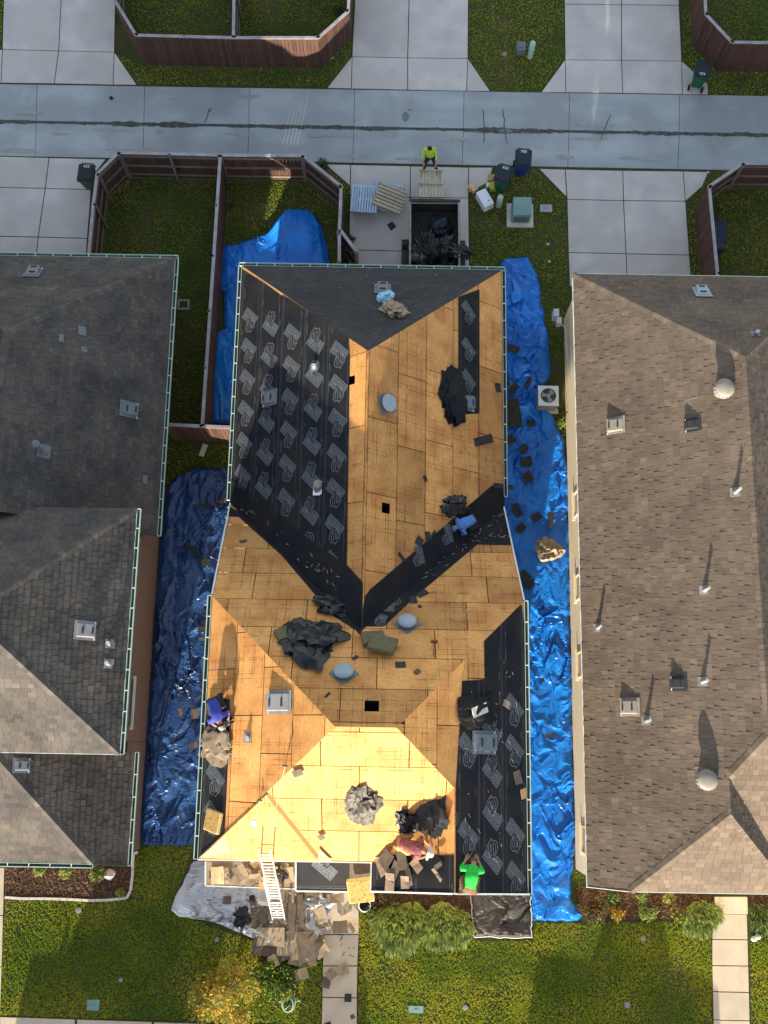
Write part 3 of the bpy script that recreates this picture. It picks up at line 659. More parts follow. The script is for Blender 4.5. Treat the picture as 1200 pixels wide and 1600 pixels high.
# black boxes under the openings: attic darkness put in as colour
for pl,h in ((UW,h1),(UE,h2_),(NF,h3)):
    b=MB(); c=sum(h,Vector())/4; q=[c+(p-c)*1.12 for p in ccw(pl,h)]; b.prism(q,pl.n,-.62,-.60)
    for i in range(4): b.poly([q[i]-pl.n*.03,q[(i+1)%4]-pl.n*.03,q[(i+1)%4]-pl.n*.6,q[i]-pl.n*.6])
    b.build('vent_opening','black',HM.t)
# front left raised gable sheet with its bevelled edge
T1,T2,T3=SF.at(312,1338),SF.at(416,1240),SF.at(498,1343)
b=MB(); b.prism(ccw(SF,[T1,T3,T2]),SF.n,.002,.07,0,.6)
e=(T3-T2).normalized(); sd=e.cross(SF.n)*-.09
b.raw([T2+SF.n*.07,T3+SF.n*.07,T3+sd,T2+sd],[(0,1,2,3)],1,.3) if sd.x>0 else b.raw([T2+SF.n*.07,T3+SF.n*.07,T3-sd,T2-sd],[(3,2,1,0)],1,.3)
b.build('dormer_sheet',['osb_board','osb_edge'],rSF,uvp=SF)
# shingled north slope
rUN=roof_base(HM,UN,[faceUN]); shingles(HM,rUN,UN,[faceUN],'shingle_main',E=.145,lens=(.2,.26,.32),seed=41,thk=(.005,.010)); flush(HM)
rg=random.Random(3)
def sheet(pl,pts,m,parent,off=.004,t=.004,name='underlayment_strip',clipto=None,uv=None,tone=.5,label=None):
    q=[pl.l2(p) for p in ccw(pl,pts)]; cs=[q]
    if clipto: cs=[clip(q,[pl.l2(p) for p in ccw(pl,c)]) for c in clipto]
    b=MB()
    for c in cs:
        if len(c)>2: b.prism([pl.w3(x,y) for x,y in c],pl.n,off,off+t,0,tone)
    return b.build(name,m,parent,label=label) if b.f else None
def ragged(pl,cells,m,parent,off,t): pass
# printed emblem: animal head outline above a slanted box with lettering
tc=bpy.data.curves.new('t','FONT'); tc.body='RHINOROOF'; tc.size=1; to=bpy.data.objects.new('t',tc); col.objects.link(to)
tc2=bpy.data.curves.new('t2','FONT'); tc2.body='U20'; tc2.size=1; to2=bpy.data.objects.new('t2',tc2); col.objects.link(to2)
bpy.context.view_layer.update(); dg=bpy.context.evaluated_depsgraph_get()
def textmesh(ob):
    me=bpy.data.meshes.new_from_object(ob.evaluated_get(dg)); v=[Vector(p.co) for p in me.vertices]; f=[tuple(p.vertices) for p in me.polygons]
    x0=min(p.x for p in v);x1=max(p.x for p in v);y0=min(p.y for p in v);y1=max(p.y for p in v)
    return [((p.x-x0)/(x1-x0),(p.y-y0)/(y1-y0)) for p in v],f
TX1=textmesh(to); TX2=textmesh(to2)
bpy.data.objects.remove(to); bpy.data.objects.remove(to2)
RH=[[(-17,2),(-16,12),(-9,19),(-3,26),(2,20),(9,22),(15,15),(16,6),(12,-3),(7,-11),(1,-16),(-4,-12),(-10,-9),(-13,-4)],
 [(-13,3),(-11,11),(-6,14),(-5,6),(-8,0),(-11,-3)],[(-3,15),(-2,5),(-4,-4),(-1,-9)],[(2,17),(4,8),(2,-2),(3,-8)],[(7,16),(10,10),(9,2),(6,-4)],[(4,-9),(7,-6),(10,-1)],[(-12,-2),(-7,-6),(-3,-8)]]
def emblem_mesh(pl,rot,s=.0138,key=[0]):
    b=MB(); n=pl.n
    def W(x,y): a=rot; return pl.u*((x*cos(a)-y*sin(a))*s)+pl.v*((x*sin(a)+y*cos(a))*s)
    th=R(-42)
    def rd(x,y): return (x*cos(th)-y*sin(th),x*sin(th)+y*cos(th))
    for i,l in enumerate(RH): b.ribbon([W(x-1,y+14) for x,y in l],.02 if i<2 else .016,n,.0,closed=(i<2))
    bx=[(-30,-16),(27,-16),(27,-1),(-30,-1)]
    b.ribbon([W(*rd(x+4,y+0)) for x,y in bx],.019,n,closed=True); b.poly([W(*rd(x+4,y))-n*.0006 for x,y in bx],1)
    b2=[(3,1),(26,1),(26,12),(3,12)]; b.ribbon([W(*rd(x+4,y)) for x,y in b2],.017,n,closed=True); b.poly([W(*rd(x+4,y))-n*.0006 for x,y in b2],1)
    for (tv,tf),(x0,x1,y0,y1) in ((TX1,(-24,29,-13,-4)),(TX2,(9,27,3,10))):
        k=len(b.v); b.v+=[tuple(W(*rd(x0+(x1-x0)*x,y0+(y1-y0)*y))) for x,y in tv]
        for f in tf: b.f.append(tuple(k+i for i in f)); b.mi.append(0); b.t.append(.5)
    return b.mesh('printed_emblem',['print_grey','print_fill'])
def emblems(pl,strip,u0,u1,v,rot,polys,holes=(),step=1.14,ph=0,off=.02,s=.0125):
    mes=[emblem_mesh(pl,rot,s),emblem_mesh(pl,rot+pi,s)]; q2=[[pl.l2(p) for p in c] for c in polys]
    u=u0+ph; i=0
    while u<u1:
        p=pl.w3(u,v,off)
        r_=.42*s/.0125
        if any(all(inside((u+r_*cos(a),v+r_*sin(a)),q) for a in (.8,2.3,3.9,5.5)) for q in q2) and not any((p-h).length<.35 for h in holes):
            instance('printed_emblem',mes[(strip_i[0])%2],strip,Matrix.Translation(p)); i+=1
        u+=step
strip_i=[0]
mat('print_fill',(.036,.042,.05),(.026,.03,.037),9,.6)
mat('selvedge_print',(.04,.042,.048),(.028,.029,.033),9,.6)
def felt_area(pl,root,polys,v0,v1,nstrip,rot=0,seed=0,ph=.3,base=.006,lap=.05,step=1.16,s=.0138,emb=True):
    """rolls of underlayment laid along the eave, each lapping the one below"""
    rr=random.Random(seed); q=[[pl.l2(p) for p in ccw(pl,c)] for c in polys]; us=[a[0] for c in q for a in c]; H_=(v1-v0)/nstrip
    for i in range(nstrip):
        a=v0+i*H_-(lap if i else 0); b_=v0+(i+1)*H_
        o0=base+.003*i
        b=MB(); ok=[]
        for c in q:
            k=clip([(min(us)-1,a),(max(us)+1,a),(max(us)+1,b_),(min(us)-1,b_)],c)
            if len(k)>2: b.prism([pl.w3(x,y) for x,y in k],pl.n,o0,o0+.003,0,rr.random()); ok.append([pl.w3(x,y) for x,y in k])
        if not b.f: continue
        st=b.build('underlayment_strip','underlayment',root)
        b=MB()
        for c in ok:
            kk=[pl.l2(p) for p in c]
            for dv,wd in ((.035,.016),(.10,.010),(H_-.16,.012)):
                cc=clip([(min(us)-1,a+lap+dv),(max(us)+1,a+lap+dv),(max(us)+1,a+lap+dv+wd),(min(us)-1,a+lap+dv+wd)],kk)
                if len(cc)>2: b.poly([pl.w3(x,y,o0+.0045) for x,y in cc])
        for c in ok:      # faint edge print smears along both selvedges
            kk=[pl.l2(p) for p in c]; uu=min(x for x,y in kk)
            while uu<max(x for x,y in kk):
                l_=rr.uniform(.15,.5); wd=rr.uniform(.03,.08); y0=rr.choice((a+lap+.12,b_-.16,b_-.1,a+lap+.17))+rr.uniform(-.02,.02)
                cc=clip([(uu,y0),(uu+l_,y0),(uu+l_,y0+wd),(uu+.05,y0+wd)],kk)
                if len(cc)>2: b.poly([pl.w3(x,y,o0+.0042) for x,y in cc],1)
                uu+=l_+rr.uniform(.1,.6)
        if b.f: b.build('seam_line',['seam_print','selvedge_print'],st,kind='stuff')
        if emb:
            strip_i[0]=i; emblems(pl,st,min(us),max(us),(a+lap+b_)/2,rot,ok,step=step,ph=ph+(.55 if i%2 else 0),off=o0+.0055,s=s)
# west slope underlayment
def plA(pl,px,h=None): return [pl.at(x,y) for x,y in px]
def inter(pl,pts,face):
    c=clip([pl.l2(p) for p in ccw(pl,pts)],[pl.l2(p) for p in ccw(pl,face)]); return [pl.w3(x,y) for x,y in c]
vr=UW.l2(VV)[1]; v0=UW.l2(NWc)[1]
fa=inter(UW,plA(UW,[(374,418),(545,526),(547,560),(541,945),(350,800),(350,600)]),faceUW)
felt_area(UW,HM.t,[fa],v0,UW.l2(UW.at(546,700))[1]+.02,5,rot=R(-90),seed=3,ph=.9)
for (x,y) in ((0,0),): pass
# bare deck sliver beside the north hip
sl0=[UW.at(386,420),UW.at(392,418),UW.at(446,458),UW.at(441,462)]; sheet(UW,sl0,'osb_edge',HM.t,off=.026,name='hip_sheathing',clipto=[faceUW])
# valley membranes
def vfelt(pl,px,cl,off,label=None): return sheet(pl,plA(pl,px),'underlayment',HM.t,off=off,t=.004,name='valley_membrane',clipto=cl)
vfelt(UW,[(356,742),(392,778),(545,885),(577,922),(590,990),(560,990),(350,800)],[faceUW],.028)
vfelt(NF,[(345,784),(357,807),(373,808),(440,868),(520,962),(556,985),(563,993),(569,979),(600,979),(652,930),(746,851),(802,852),(798,765),(577,915)],[NFa,NFb],.010)
vfelt(UE,[(570,932),(577,922),(640,868),(768,759),(783,757),(800,800),(590,1000),(560,990)],[faceUE],.010)
mem=[o for o in bpy.data.objects if o.name.startswith('valley_membrane')]
for pl,px,rt,st in ((NF,(637,900),R(50),mem[1]),(NF,(610,945),R(130),mem[1]),(NF,(590,965),R(20),mem[1]),(UE,(655,868),R(60),mem[2]),(UE,(700,835),R(60),mem[2])):
    p=pl.at(*px)+pl.n*.018
    instance('printed_emblem',emblem_mesh(pl,rt,.010),st,Matrix.Translation(p))
# east strip, upper
es=plA(UE,[(716,464),(749,452),(749,646),(716,648)]); st=sheet(UE,es,'underlayment',HM.t,off=.006)
for y,i in ((487,0),(545,1),(594,0)):
    instance('printed_emblem',emblem_mesh(UE,R(90),.0115),st,Matrix.Translation(UE.at(732,y)+UE.n*.012))
b=MB()
for x in (720,745): b.ribbon([UE.at(x,470),UE.at(x,640)],.012,UE.n,.0115)
b.build('seam_line','seam_print',st,kind='stuff')
# front east slope
pxE=[(718,1064),(757,1062),(756,992),(786,949),(812,951),(830,1402),(700,1402),(712,1228)]
qe=plA(EF,pxE); q2=[EF.l2(p) for p in ccw(EF,qe)]
v0=EF.l2(CR)[1]
reg=[]
for cl in (EFa,EFb):
    # split concave region in two convex pieces before clipping
    for part in ([(718,1064),(757,1062),(830,1062),(830,1425),(700,1425),(712,1228)],[(756,992),(786,949),(815,945),(830,1062),(757,1062)]):
        c=inter(EF,plA(EF,part),cl)
        if len(c)>2: reg.append(c)
felt_area(EF,HM.t,reg,v0,EF.l2(EF.at(713,1250))[1]+.03,3,rot=R(90),seed=8,ph=.5,step=1.2)
wa=[inter(WW,plA(WW,[(694,1224),(716,1222),(716,1425),(580,1425),(580,1336),(604,1336)]),c) for c in (WWa,WWb)]
wa=[c for c in wa if len(c)>2]
v1=WW.l2(G1)[1]; felt_area(WW,HM.t,wa,WW.l2(LWc)[1]-.02,v1,2,rot=R(-90),seed=9,ph=.2,step=1.1)
# front west slope strip
ww=inter(WF,plA(WF,[(325,1092),(360,1092),(357,1180),(354,1303),(350,1308),(312,1345),(300,1340)]),faceWF)
felt_area(WF,HM.t,[ww],WF.l2(CL)[1],WF.l2(WF.at(356,1200))[1],1,rot=R(-90),seed=12,ph=.1,step=1.1)
# grey scraps on the raised sheet
sheet(SF,plA(SF,[(311,1338),(352,1302),(362,1331)]),'scrap_tan',HM.t,off=.075,name='felt_offcut'); sheet(SF,plA(SF,[(496,1343),(499,1322),(520,1343)]),'scrap_tan',HM.t,off=.075,name='felt_offcut')
# entry roof below the front slope
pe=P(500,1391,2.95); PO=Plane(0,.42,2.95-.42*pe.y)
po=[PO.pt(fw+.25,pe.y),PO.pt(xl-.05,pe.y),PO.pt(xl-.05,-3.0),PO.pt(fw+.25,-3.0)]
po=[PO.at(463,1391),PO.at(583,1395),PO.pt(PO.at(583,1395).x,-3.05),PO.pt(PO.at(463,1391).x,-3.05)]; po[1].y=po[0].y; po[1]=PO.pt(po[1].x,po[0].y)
ro=roof_base(HM,PO,[po],'scrap_and_shade_brown')  # dark brown base stands in for the shade around the foam pad
felt_area(PO,HM.t,[inter(PO,plA(PO,[(463,1330),(546,1330),(546,1396),(463,1396)]),po)],PO.l2(po[0])[1],PO.l2(po[2])[1],1,rot=R(0),seed=14,ph=.12,step=.78,base=.004)
fascia(HM,po[0]+Vector((0,0,.02)),po[1]+Vector((0,0,.02)),(0,-1,0),ht=.13,th=.05); fascia(HM,po[3]+Vector((0,0,.02)),po[0]+Vector((0,0,.02)),(-1,0,0),ht=.13,th=.04)
p3_=P(330,1384,2.5); PL=Plane(0,.12,2.5-.12*p3_.y); pl_=[PL.at(322,1346),PL.at(322,1383),PL.at(461,1388),PL.at(461,1346)]
rl=roof_base(HM,PL,[pl_],'scrap_tan'); fascia(HM,pl_[1],pl_[2],(0,-1,0),ht=.08,th=.04); fascia(HM,PL.at(322,1346),pl_[1],(-1,0,0),ht=.08,th=.04)
# gutters and edge trim
gutter(HM,VL+Vector((0,.1,.03)),NWc+Vector((0,0,.03)),out=(-1,0,0)); gutter(HM,NWc+Vector((-.1,0,.03)),NEc+Vector((.1,0,.03)),out=(0,1,0)); gutter(HM,NEc+Vector((0,0,.03)),VR+Vector((0,.4,.03)),out=(1,0,0))
gutter(HM,SW+Vector((0,0,.03)),CL+Vector((0,0,.03)),out=(-1,0,0)); gutter(HM,CR+Vector((0,0,.03)),SEc+Vector((0,0,.03)),out=(1,0,0))
b=MB(); b.bar(VL-UPZ*.05,CL-UPZ*.05,.05,.14); b.build('rake_board','trim_white',HM.t); b=MB(); b.bar(VR-UPZ*.05,CR-UPZ*.05,.05,.14); b.build('rake_board','trim_white',HM.t)
for a,c_,o_ in ((SW,V0-Vector((0,0,0)),(0,-1,0)),(LWt,LWc,(-1,0,0)),): fascia(HM,a+UPZ*.02,c_+UPZ*.02,o_,ht=.16,th=.035)
b=MB(); b.bar(LWc-Vector((0,.02,.05)),G1-Vector((0,.02,.05)),.045,.16); b.bar(G1-Vector((0,.02,.05)),SEc-Vector((0,.02,.05)),.045,.16); b.build('rake_board','trim_white',HM.t)
wallbox(HM,[(xw+.45,yn-.45),(xw+.45,ync),(xe-.45,ync),(xe-.45,yn-.45)],0,2.9,'brick_tan')
wallbox(HM,[(fw+.42,ync-.25),(fw+.42,-2.85),(xl+.4,-2.85),(xl+.4,-3.75),(fe-.42,-3.75),(fe-.42,ync-.25)],0,5.85,'brick_tan')
for tri in ([(xl+.4,-3.75,5.85),(fe-.42,-3.75,5.85),(xg,-3.75,zg-.35)],[(fw+.1,ync,he-.2),(fw+.1,VL.y,he-.2),(fw+.1,ync,hf-.25)],[(fe-.35,ync,he-.2),(fe-.35,VL.y,he-.2),(fe-.35,ync,hf-.25)]):
    b=MB(); b.raw(tri,[(0,1,2)]); b.build('gable_wall','brick_tan',HM.t)
b=MB(); b.box(((fw+fe)/2,(ync+fs)/2,2.0),(fe-fw-1.2,ync-fs-1.6,.05)); b.box((-.6,11.8,2.2),(8,8,.05)); b.build('attic_floor','black',HM.t)
# ================================================================ FENCES
def fence(pts,label,out=1,cap='fence_cap',door=None,hgt=1.83,name='wood_fence'):
    """pts: top-line pixels; pickets on the side given by out"""
    q=[P(x,y,hgt) for x,y in pts]; c=q[0].copy(); c.z=0
    t=thing(name,label,'fence',c); rr=random.Random(len(label))
    for a,b_ in zip(q,q[1:]):
        A=Vector((a.x,a.y,0));B=Vector((b_.x,b_.y,0)); d=B-A; L=d.length; d.normalize(); sd=Vector((-d.y,d.x,0))*out
        n=max(1,round(L/2.4))
        for i in range(n+1):
            p=A+d*(L*i/n); b=MB(); b.box(p-sd*.07+UPZ*.93,(.09,.09,1.86),Matrix.Rotation(atan2(d.y,d.x),3,'Z')); b.build('post','fence_rail',t)
        for z in (.32,.95,1.62):
            b=MB(); b.bar(A-sd*.03+UPZ*z,B-sd*.03+UPZ*z,.04,.09); b.build('rail','fence_rail',t)
        b=MB(); b.bar(A-sd*.02+UPZ*1.845,B-sd*.02+UPZ*1.845,.12,.03); b.build('cap_rail',cap,t)
        b=MB(); s=0
        while s<L:
            wv=min(.138,L-s); p=A+d*(s+wv/2)+sd*(.012+rr.uniform(0,.004)); h=1.82+rr.uniform(-.012,.0)
            b.box(p+UPZ*(h/2+.02),(wv-.008,.018,h-.04),Matrix.Rotation(atan2(d.y,d.x),3,'Z'),0,rr.random()); s+=.145
        b.build('pickets','fence_wood',t,kind='stuff')
    return t
fence([(176,-90),(178,0),(212,56),(364,60),(498,60),(545,18),(550,-90)],'brown picket fence round the yards north of the alley, lit by sun at one corner',out=-1)
fence([(364,58),(366,-90)],'straight divider fence running north between the two top yards',out=1)
fence([(134,440),(145,320),(151,272),(185,238),(345,242)],'brown picket fence with chamfered corner behind the left green cart',out=1)
fence([(346,242),(474,243),(534,291),(531,362)],'brown picket fence beside the pallets with two sunlit patches',out=1)
fence([(531,410),(531,366)],'short fence stub standing between the open gate and the blue tarp',out=-1)
fence([(345,244),(335,400),(317,666)],'long divider fence between the empty yard and the tarp yard',out=1)
fence([(256,664),(317,667),(366,669)],'cross fence joining two houses with a bright orange sunlit end',out=-1)
fence([(1122,500),(1120,427),(1107,291),(1160,255),(1300,256)],'brown picket fence round the right hand yard beside the dark bench',out=1)
fence([(1097,-90),(1102,23),(1143,67),(1300,69)],'brown picket fence at the top right corner behind a green cart',out=-1)
g=fence([(533,360),(559,394)],'narrow wooden gate swung open beside the parked trailer',out=1,name='fence_gate'); g['category']='gate'
for ch in list(g.children):
    pass
g2=MB(); a=P(533,360,1.83);b_=P(559,394,1.83); g2.bar((a.x,a.y,.35),(b_.x,b_.y,1.6),.03,.09); g2.build('brace','fence_rail',g)

# ================================================================ TARPS
def interp(rows,y,k):
    for a,b in zip(rows,rows[1:]):
        if a[0]<=y<=b[0]: t=(y-a[0])/(b[0]-a[0]); return a[k]+(b[k]-a[k])*t
    return rows[-1][k] if y>rows[-1][0] else rows[0][k]
def rid(p): return 1-abs(noise.noise(p))*2
def vor(p):
    d=noise.voronoi(p)[0]; return min(1,(d[1]-d[0])*1.6)
FD=1
def facet(p,seed=0,k=1.0):
    d,pt=noise.voronoi(p); c=pt[0]; g=noise.noise_vector(c*17.31+Vector((seed,0,0))); return (p-c).dot(g)*2.2*k+noise.noise(c*5.7)*.35
def tarp(name,rows,m,label,cat='tarp',nx=40,step=1.2,amp=.07,seed=0,h0=.05,sx=1.0,edge=.02,fold=1.0,extra=None,hem=None,sy=.55,plane=None,group=None,parent=None):
    """rows of (y, left x, right x) in picture pixels on the ground"""
    ys=[];y=rows[0][0]
    while y<rows[-1][0]: ys.append(y); y+=step
    ys.append(rows[-1][0]); vs_=[];fs_=[]; n=nx
    for j,y in enumerate(ys):
        xl_,xr_=interp(rows,y,1),interp(rows,y,2)
        xl_+=3*noise.noise(Vector((y*.05,seed,0)))+1.2*noise.noise(Vector((y*.23,seed,0))); xr_+=3*noise.noise(Vector((y*.05,seed+5,0)))+1.2*noise.noise(Vector((y*.21,seed+5,0)))
        for i in range(n+1):
            t=i/n; px=xl_+(xr_-xl_)*t; g=P(px,y,0) if plane is None else plane.at(px,y); q=Vector((g.x*sx,g.y*sy,seed*3.1))
            wq=q+Vector((noise.noise(q*1.3),noise.noise(q*1.3+Vector((9,0,0))),0))*.5
            msk=.25+.75*max(0,min(1,.5+1.6*noise.noise(q*.55+Vector((0,0,4))))); hgt=.45*rid(wq*1.1)+.30*rid(wq*2.3+Vector((3,3,0)))+fold*.95*msk*facet(wq*1.6,seed)+fold*.42*msk*facet(wq*3.7+Vector((1,7,0)),seed)+fold*.14*msk*facet(wq*7.5+Vector((1,7,3)),seed)+.4
            e=min(t,1-t)*2*8; e2=min(j,len(ys)-1-j)/4; k=min(1,e,e2)
            ex_=extra(px,y,t) if extra else 0
            z=h0*k+edge+amp*max(-.2,hgt)*(.35+.65*k)+ex_
            jx=Vector((noise.noise(wq*2.7),noise.noise(wq*2.7+Vector((4,0,0))),0))*amp*.35
            vs_.append(g+jx+(UPZ*z if plane is None else plane.n*z))
    for j in range(len(ys)-1):
        for i in range(n): a=j*(n+1)+i; fs_.append((a+n+1,a+n+2,a+1,a))
    b=MB(); b.raw(vs_,fs_)
    if hem is None and m.startswith('tarp_blue') and parent is None: hem=m
    if hem:
        loc=vs_[0].copy(); loc.z=0; o=thing(name,label,cat,loc,group)
        sh_=b.build('sheet',m,o,smooth=True); sh_.data.set_sharp_from_angle(angle=R(38))
        ring=[vs_[i] for i in range(n+1)]+[vs_[j*(n+1)+n] for j in range(1,len(ys))]+[vs_[(len(ys)-1)*(n+1)+i] for i in range(n-1,-1,-1)]+[vs_[j*(n+1)] for j in range(len(ys)-2,-1,-1)]
        h=MB(); h.path([p+UPZ*.006 for p in ring],.022 if hem!=m else .012,4); h.build('hem',hem,o,smooth=True); return o
    o=b.build(name,m,parent,smooth=True); o.data.set_sharp_from_angle(angle=R(38))
    if parent is None: tag(o,label,cat,group)
    return o
tarp('blue_tarp',[(404,792,823),(412,786,828),(430,772,838),(460,773,844),(500,774,850),(540,775,857),(590,776,858),(612,777,846),(640,778,852),(660,778,867),(690,779,881),(740,780,886),(800,782,886),(860,785,888),(950,795,889),(1100,800,892),(1200,805,895),(1300,812,898),(1385,826,891),(1405,830,890),(1418,832,899),(1428,833,909),(1438,833,900)],'tarp_blue','long blue tarp down the right side of the stripped house, under the tan brick wall',nx=72,step=.9,amp=.14,seed=2,h0=.05,sx=1.3,sy=.8)
def hump(px,y,t): return .5*math.exp(-((px-445)/22)**2-((y-352)/22)**2)+.25*math.exp(-((px-480)/16)**2-((y-370)/30)**2)
tarp('blue_tarp',[(331,452,482),(338,446,490),(352,438,500),(368,415,506),(380,378,508),(388,348,510),(400,345,512),(430,347,525),(455,346,520)],'tarp_blue','bright blue tarp heaped in the fenced yard behind the house',nx=70,step=.9,amp=.10,seed=3,h0=.06,extra=hump)
tarp('blue_tarp',[(430,350,400),(460,352,400),(500,351,400),(515,352,400),(522,338,400),(560,334,395),(600,332,392),(640,328,390),(662,327,390)],'tarp_blue','narrow blue tarp strip between the divider fence and the house gutter',nx=24,step=1.2,amp=.10,seed=4,h0=.04)
tarp('blue_tarp',[(733,305,362),(740,290,364),(748,276,366),(762,262,370),(800,257,368),(850,252,368),(900,248,365),(1000,242,362),(1100,234,350),(1200,226,342),(1270,221,336),(1300,219,332),(1312,221,330),(1320,224,325)],'tarp_blue_dark','dark blue crumpled tarp between the left brick wall and the stripped house',nx=64,step=.9,amp=.16,seed=5,h0=.04,sx=1.5,sy=.7)
tarp('silver_tarp',[(1346,303,545),(1375,288,545),(1400,276,530),(1422,269,518),(1432,280,515),(1440,335,512),(1452,365,505),(1466,400,503),(1478,440,498),(1490,478,492)],'tarp_silver','shiny silver tarp spread below the ladder on the front lawn',nx=80,step=1.0,amp=.14,seed=6,h0=.03,sy=1.0)
tarp('black_tarp',[(1386,735,831),(1400,736,830),(1440,738,830),(1464,739,829)],'tarp_black','crumpled black tarp with a pale hem below the front right gutter corner',nx=44,step=1.2,amp=.11,seed=7,h0=.04,hem='tarp_hem',sy=1.0)
# ================================================================ CRUMPLED BAGS
def facet(p,seed=0,k=1.0):
    d,pt=noise.voronoi(p); c=pt[0]; g=noise.noise_vector(c*17.31+Vector((seed,0,0))); return (p-c).dot(g)*2.2*k+noise.noise(c*5.7)*.35
def crumple(name,c,r,m,seed,label=None,cat=None,pl=GP,sub=4,rough=.35,parent=None,rot=0,group=None,lobes=1.3):
    bm=bmesh.new(); bmesh.ops.create_icosphere(bm,subdivisions=sub,radius=1)
    for v in bm.verts:
        p=v.co.copy(); q=p*lobes+Vector((seed*7.3,seed,0)); wq=q+noise.noise_vector(q*.9)*.35
        k=1+.38*noise.noise(q*.9)+rough*.75*facet(wq*1.25,seed)+rough*.34*facet(wq*2.9+Vector((2,5,1)),seed+1)
        v.co=p*max(.35,min(1.7,k))
        v.co.z=v.co.z*.9
        if v.co.z<-.12: v.co.z=-.12+(v.co.z+.12)*.05
    Rz=Matrix.Rotation(rot,3,'Z')
    for v in bm.verts:
        d=Rz@Vector((v.co.x*r[0],v.co.y*r[1],(v.co.z+.14)*r[2])); v.co=pl.u*d.x+pl.v*d.y+pl.n*d.z
    bmesh.ops.recalc_face_normals(bm,faces=bm.faces[:])
    me=bpy.data.meshes.new(name); bm.to_mesh(me); bm.free(); me.materials.append(MATS[m])
    for p in me.polygons: p.use_smooth=True
    me.set_sharp_from_angle(angle=R(24))
    o=bpy.data.objects.new(name,me); col.objects.link(o)
    if parent: o.parent=parent; o.location=Vector(c)-WL[parent.name]
    else: o.location=c; tag(o,label,cat,group)
    return o
def on(pl,x,y,h=0): return pl.at(x,y)+pl.n*h
crumple('trash_bag',on(NF,484,1002),(.86,.82,.40),'black_plastic',1,'big crumpled black plastic heap on the north facing plywood beside a green foam pad','bag',pl=NF,rough=.5)
crumple('trash_bag',on(SF,566,1257),(.50,.62,.22),'sheet_grey',2,'crumpled grey brown sheet in the middle of the bright yellow front slope','bag',pl=SF,rough=.6,sub=4)
crumple('trash_bag',P(377,1434,.05),(.34,.36,.32),'black_plastic',3,'small black plastic bag lying on the silver tarp','bag',rough=.5)
crumple('trash_bag',on(UE,708,790),(.30,.62,.22),'black_plastic',4,'black plastic bag end reaching up the plywood from the blue shirted worker','bag',pl=UE,rough=.5,rot=.5)
crumple('felt_heap',on(NF,527,944),(.62,.45,.20),'black_plastic',5,'folded black felt heap at the foot of the left valley membrane','felt',pl=NF,rough=.6)
crumple('felt_heap',on(UE,708,622,.01),(.95,.62,.16),'underlayment',6,'loose folded underlayment end of the upper east strip, with a grey vent on it','felt',pl=UE,rough=.45)
crumple('trash_bag',P(856,861,.05),(.50,.42,.40),'paper_brown',7,'shiny brown bag lying on the right blue tarp against the wall','bag',rough=.45)
crumple('paper_heap',on(UN,616,487),(.40,.50,.26),'paper_brown',8,'crumpled brown kraft paper on the dark north slope','paper',pl=UN,rough=.6,rot=.3)
crumple('plastic_wrap',on(UN,601,466),(.22,.40,.20),'plastic_cyan',9,'pale blue plastic wrap on the dark north slope beside brown paper','plastic',pl=UN,rough=.35,rot=-.5)
crumple('trash_bag',on(SF,636,1283),(.28,.42,.24),'black_plastic',10,'black plastic bag beside the worker in the pale sun hat','bag',pl=SF,rough=.6,rot=.4)
crumple('felt_heap',on(WW,668,1265,.02),(.62,.85,.20),'scrap_felt',11,'grey and black crumpled felt along the front right valley','felt',pl=WW,rough=.5,rot=-.6)
crumple('felt_heap',on(EF,742,1110,.02),(.42,.75,.16),'underlayment',12,'turned back underlayment corner above the grey vent on the east slope','felt',pl=EF,rough=.5,rot=.2)
crumple('felt_heap',on(WF,340,1165,.01),(.70,.50,.14),'scrap_tan',13,'grey brown felt bunched beside the worker in the violet shirt','felt',pl=WF,rough=.5,rot=1.4)
crumple('trash_bag',on(WF,348,1133,.02),(.22,.45,.18),'black_plastic',14,'small shiny black plastic just below the violet shirt worker','bag',pl=WF,rough=.7,rot=.4)
# ================================================================ ROOF VENTS AND PIPES
def frame_at(pl,px,rot=0,h=0):
    p=pl.at(*px)+pl.n*h; return Matrix.Translation(p)@(pl.M@Matrix.Rotation(rot,3,'Z')).to_4x4()
# slant vent: v axis up slope
def slant_vent(label,M,m,wd=.42,ln=.62,group='slant back roof vents'):
    t=thing('roof_vent',label,'roof vent',(0,0,0),group); local(t,M)
    b=MB(); b.box((0,0,.012),(wd+.16,ln+.14,.012)); b.build('flange',m,t)
    b=MB(); z0,z1=.05,.17
    b.raw([(-wd/2,-ln/2,.015),(wd/2,-ln/2,.015),(wd/2,ln/2,.015),(-wd/2,ln/2,.015),(-wd/2+.02,-ln/2+.01,z1),(wd/2-.02,-ln/2+.01,z1),(wd/2-.02,ln/2-.03,z0),(-wd/2+.02,ln/2-.03,z0)],[(4,5,6,7),(0,1,5,4),(1,2,6,5),(2,3,7,6),(3,0,4,7)])
    o=b.build('hood',m,t); bv=o.modifiers.new('b','BEVEL'); bv.width=.012; bv.segments=2
    b=MB()
    for s in(-1,1): b.box((s*wd*.28,-ln/2-.012,.09),(wd*.3,.02,.1))
    b.box((0,-ln*.32,z1-.004),(wd*.5,.05,.012)); b.box((0,ln*.2,(z0+z1)/2-.01),(wd*.5,.05,.02)); b.build('louvre','felt_back',t,kind='stuff')
    b=MB()
    for s in(-1,1): b.box((s*(wd/2+.03),-ln/2-.02,.02),(.07,.03,.025)); 
    b.build('foot','trim_white',t,kind='stuff'); return t
